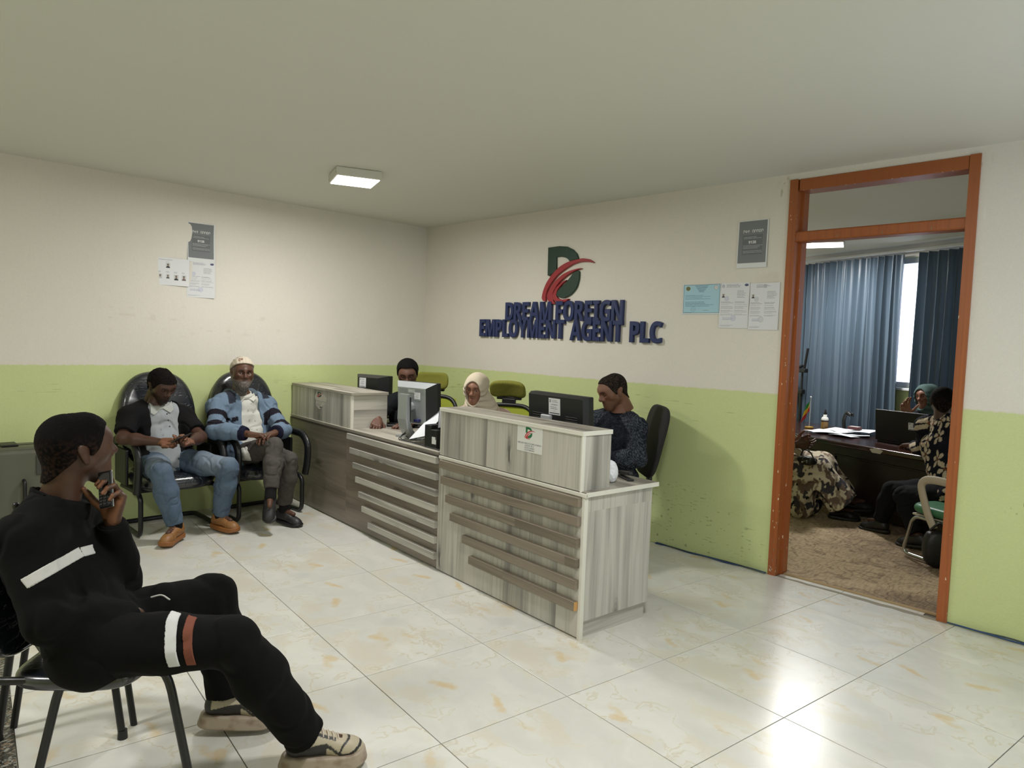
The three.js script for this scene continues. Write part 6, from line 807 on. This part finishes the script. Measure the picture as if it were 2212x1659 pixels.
{
  const bag = (name, label, pos, sx, sy, sz, c, tilt, patt) => { const g = nets((x, y, z) => smax(Math.hypot(x / sx, (y - sy) / sy, z / sz) * Math.min(sx, sz) - Math.min(sx, sz) - 0.012 * (fbm(x * 14, y * 14, z * 14, 3) - 0.5), Math.max(-y + 0.002, Math.abs(x) - sx * 0.86, Math.abs(z) - sz * 0.9, y - sy * 1.8), 0.02), new THREE.Box3(V(-sx - 0.03, -0.01, -sz - 0.03), V(sx + 0.03, sy * 2 + 0.03, sz + 0.03)), 0.007, patt ?? flat2(col(c), 0.2, 60)); const t = thing(name, label, 'bag', pos, tilt); mesh('body', g, glossM, t); return t; };
  const b = bag('backpack', 'black backpack on the carpet by the right door jamb', [4.42, 0.008, -1.02], 0.10, 0.14, 0.075, 0x17181a, 0.5); mesh('strap', tube([[-0.05, 0.26, 0.02], [0, 0.31, 0.03], [0.05, 0.26, 0.02]], 0.008, 20, 6), blackPlastic, b);
  const h = bag('handbag', 'small black spotted handbag on the lap of the woman in the patterned skirt', [3.27, 0.470, -1.60], 0.10, 0.045, 0.06, 0x141416, -0.4, (x, y, z) => (noise(x * 120, y * 120, z * 120) > 0.8 ? col(0xb9b9b4) : col(0x131415))); mesh('handle', tube([[-0.07, 0.08, 0.0], [-0.03, 0.13, 0.01], [0.04, 0.12, 0.01], [0.07, 0.075, 0]], 0.006, 24, 6), blackPlastic, h);
}
// ---------------------------------------------------------------- the people in the office
{
  const P = person('woman in a green headscarf talking with a raised hand behind the office desk', sitLegs({ pel: [3.93, 0.47, -3.02], chest: [3.888, 0.735, -2.95], neck: [3.845, 0.925, -2.935], head: [3.795, 1.058, -2.854], shR: [3.727, 0.845, -2.80], shL: [3.979, 0.838, -3.10], elR: [3.70, 0.69, -2.62], wrR: [3.755, 0.905, -2.42], elL: [4.033, 0.70, -2.86], wrL: [3.95, 0.70, -2.60] }, [-0.3, 0, 0.9]), {
    yaw: R(-22), pitch: R(-2), roll: R(5), headScale: 0.98, fat: 0.95,
    head: { skin: 0x7d5443, lids: 0.3, wide: 0.93, neck: 0.85, lip: 0x7d4743, ears: false, h: 0.005 }, palm: 0xa0705a, handR: { d: [-0.05, 0.98, 0.15], n: [0.6, 0.0, 0.75], c: [[12, 18, 12], [18, 24, 14], [26, 30, 18], [34, 36, 20]], t: [[0.5, 0.85, 0.2], [0.75, 0.6, 0.25]] }, handL: { d: [-0.4, -0.1, 0.9], n: [0, -1, 0], c: [[15, 30, 20], [15, 32, 20], [18, 32, 20], [22, 32, 20]] } });
  const J = P.J; P.garment('dress', [[torsoPrims(J, P.F, P.S, 0.018, 0.95), null], ...arms2(P, 'L', 0.018, 0.014, 0.95), ...arms2(P, 'R', 0.018, 0.014, 0.90)], { c: 0x14161b, fold: 0.008, freq: 11, h: 0.011, cuts: [neckCut(P, 0.02, 0.5)] }); scarf(P, 0x4c5f5d); plainLegs(P, 0x14161b);
}
{
  const leaf = (() => { reseed(19); const f = []; for (let i = 0; i < 95; i++) f.push([rnd() * 6.28, rnd(), 0.7 + rnd() * 0.6, rnd() * 6.28]); return f; })(), navyC = col(0x12131f), creamC = col(0xb7a893), rust = col(0x7a4f35);
  const P = person('man in a navy shirt with cream flowers sitting in the office, seen from behind', { pel: [4.36, 0.45, -1.50], chest: [4.285, 0.76, -1.56], neck: [4.258, 0.970, -1.61], head: [4.232, 1.100, -1.63], shL: [4.125, 0.895, -1.67], shR: [4.425, 0.905, -1.49], elL: [4.085, 0.70, -1.83], wrL: [3.955, 0.705, -1.985], elR: [4.467, 0.683, -1.50], wrR: [4.40, 0.60, -1.68], hipL: [4.30, 0.44, -1.58], hipR: [4.41, 0.44, -1.43], knL: [3.93, 0.375, -1.655], knR: [4.06, 0.37, -1.50], anL: [3.84, 0.10, -1.69], anR: [4.20, 0.11, -1.40], toeL: [3.67, 0.08, -1.74], toeR: [4.03, 0.08, -1.46] }, {
    yaw: R(-160), pitch: R(-4), headScale: 0.94, head: { skin: 0x4a3329, hair: 0x0d0c0c, hair2: 0x2a211d, hairT: 0.005, lids: 0.3, h: 0.0045, hairMix: (x, y, z) => sstep(0.06, -0.02, y) }, palm: 0x8a5b45, handScale: 0.95,
    handL: { d: [-0.75, -0.15, -0.55], n: [0, -1, 0.1], c: [[12, 25, 15], [14, 28, 18], [16, 28, 18], [20, 28, 18]] }, handR: { d: [-0.6, -0.1, -0.6], n: [0, -1, 0.1], c: [[12, 25, 15], [14, 28, 18], [16, 28, 18], [20, 28, 18]] } });
  const J = P.J;
  const floral = (x, y, z) => {   // five-petalled flowers scattered over the cloth in body coordinates
    const d = V(x, y, z).sub(J.chest), a = Math.atan2(d.dot(P.S), d.dot(P.F)) * 0.17, h = d.dot(P.up), gx = a / 0.135, gy = h / 0.135; let best = 9, rr = 0; for (let i = -1; i <= 1; i++) for (let j = -1; j <= 1; j++) { const cx = Math.floor(gx) + i, cy = Math.floor(gy) + j, px = cx + 0.2 + 0.6 * hash3(cx, cy, 3), py = cy + 0.2 + 0.6 * hash3(cx, cy, 4), dx = gx - px, dy = gy - py, r = Math.hypot(dx, dy), t = Math.atan2(dy, dx) + hash3(cx, cy, 5) * 6, open = 0.30 + 0.62 * Math.abs(Math.cos(t * 2.5)) ; const q = r / (0.52 * open) + (Math.cos(t * 2.5) ** 2 < 0.28 ? 2 : 0); if (q < best) { best = q; rr = r; } }
    return best < 1 ? (rr < 0.10 ? rust : jit(creamC, 0.25, noise(x * 90, y * 90, z * 90))) : navyC; };
  P.garment('floral_shirt', [[torsoPrims(J, P.F, P.S, 0.020, 1.0), null], ...arms2(P, 'L', 0.022, 0.020, 0.82), armShort(P, 'R', 0.02, 0.9)], { fold: 0.006, freq: 11, seed: 3, h: 0.006, colour: floral, cuts: [neckCut(P, 0.02, 0.2)] });
  plainLegs(P, 0x111216, 0x141416);
}
{
  const P = person('woman in a patterned cream skirt, mostly hidden behind the left door jamb', { pel: [2.94, 0.45, -1.62], chest: [2.89, 0.74, -1.55], neck: [2.87, 0.95, -1.53], head: [2.90, 1.11, -1.51], shL: [2.76, 0.86, -1.66], shR: [3.02, 0.865, -1.45], elL: [2.96, 0.63, -1.80], wrL: [3.16, 0.665, -1.62], elR: [3.06, 0.60, -1.42], wrR: [3.20, 0.645, -1.53], hipL: [2.92, 0.43, -1.72], hipR: [2.99, 0.43, -1.54], knL: [3.28, 0.45, -1.90], knR: [3.30, 0.43, -1.74], anL: [3.52, 0.16, -1.99], anR: [3.46, 0.10, -1.86], toeL: [3.66, 0.17, -2.09], toeR: [3.63, 0.085, -1.97] }, {
    yaw: R(125), pitch: R(-10), headScale: 0.95, fat: 0.95, head: { skin: 0x4d362c, lids: 0.4, wide: 0.93, neck: 0.85, ears: false, h: 0.006 }, palm: 0x85594a, handL: { d: [0.85, 0.12, 0.15], n: [-0.2, 0.3, 0.9], c: [[20, 30, 20], [22, 32, 20], [25, 32, 20], [28, 32, 20]] }, handR: { d: [0.85, 0.05, -0.3], n: [0, 0.4, -0.9], c: [[20, 30, 20], [22, 32, 20], [25, 32, 20], [28, 32, 20]] } });
  const J = P.J; P.garment('blouse', [[torsoPrims(J, P.F, P.S, 0.018, 0.95), null], ...arms2(P, 'L', 0.018, 0.016, 0.9), ...arms2(P, 'R', 0.018, 0.016, 0.9)], { c: 0x8d8674, fold: 0.008, freq: 11, h: 0.010, cuts: [neckCut(P, 0.02, 0.5)] }); scarf(P, 0x9a948a);
  const cs = [0xc4b9a4, 0x3d3b42, 0x6b5a50, 0x8a7a6a, 0x17171b], patch = (x, y, z) => { const a = fbm(x * 26, y * 15, z * 26, 2), b = fbm(x * 26 + 40, y * 15, z * 26 + 7, 2), c = noise(x * 34 + 9, y * 20, z * 34); let k = cs[0]; if (a > 0.60) k = cs[1]; else if (b > 0.62) k = cs[2]; else if (c > 0.78) k = cs[4]; else if (a < 0.32) k = cs[3]; return jit(col(k), 0.12, noise(x * 90, y * 90, z * 90)); };
  const mk = mix(J.knL, J.knR, 0.5), hem = mix(mix(J.anL, J.anR, 0.5), mk, 0.12), hx = V(0.80, 0, -0.30).normalize(), sd = V(0.35, 0, 0.94).normalize(), pl = (x, y, z) => (x - hem.x) * 0.62 + (y - hem.y) * -0.70 + (z - hem.z) * -0.25 ;
  P.garment('skirt', [[[[J.hipL, J.hipR, 0.125, 0.125], [J.hipL, J.knL, 0.12, 0.105], [J.hipR, J.knR, 0.12, 0.105], [J.knL, off(hem, sd, -0.10), 0.105, 0.12], [J.knR, off(hem, sd, 0.12), 0.105, 0.12], [mix(J.hipR, J.knR, 0.75), V(3.20, 0.11, -1.66), 0.10, 0.11], [mix(J.hipL, J.knL, 0.75), V(3.22, 0.12, -1.80), 0.10, 0.10]], pl]], { fold: 0.0, h: 0.007, k: 0.05, colour: patch, add: (d, x, y, z) => { const u = Math.atan2((z - mk.z) * 0.9 + (x - mk.x) * 0.35, mk.y + 0.1 - y); return d - 0.011 * Math.sin(u * 24 + 3 * noise(x * 6, y * 6, z * 6)) * sstep(0.50, 0.25, y) - 0.006 * (fbm(x * 14, y * 14, z * 14, 2) - 0.5); } });
  for (const s of ['R', 'L']) shoe(P, J['an' + s], J['toe' + s], { upper: flat2(col(0x1a1a1c), 0.2), soleC: flat2(col(0x101011)), sole: 0.026, h: 0.006, collar: 0.03, high: 0.03, label: 'black strapped sandal' });
}
renderer.render(scene, camera);
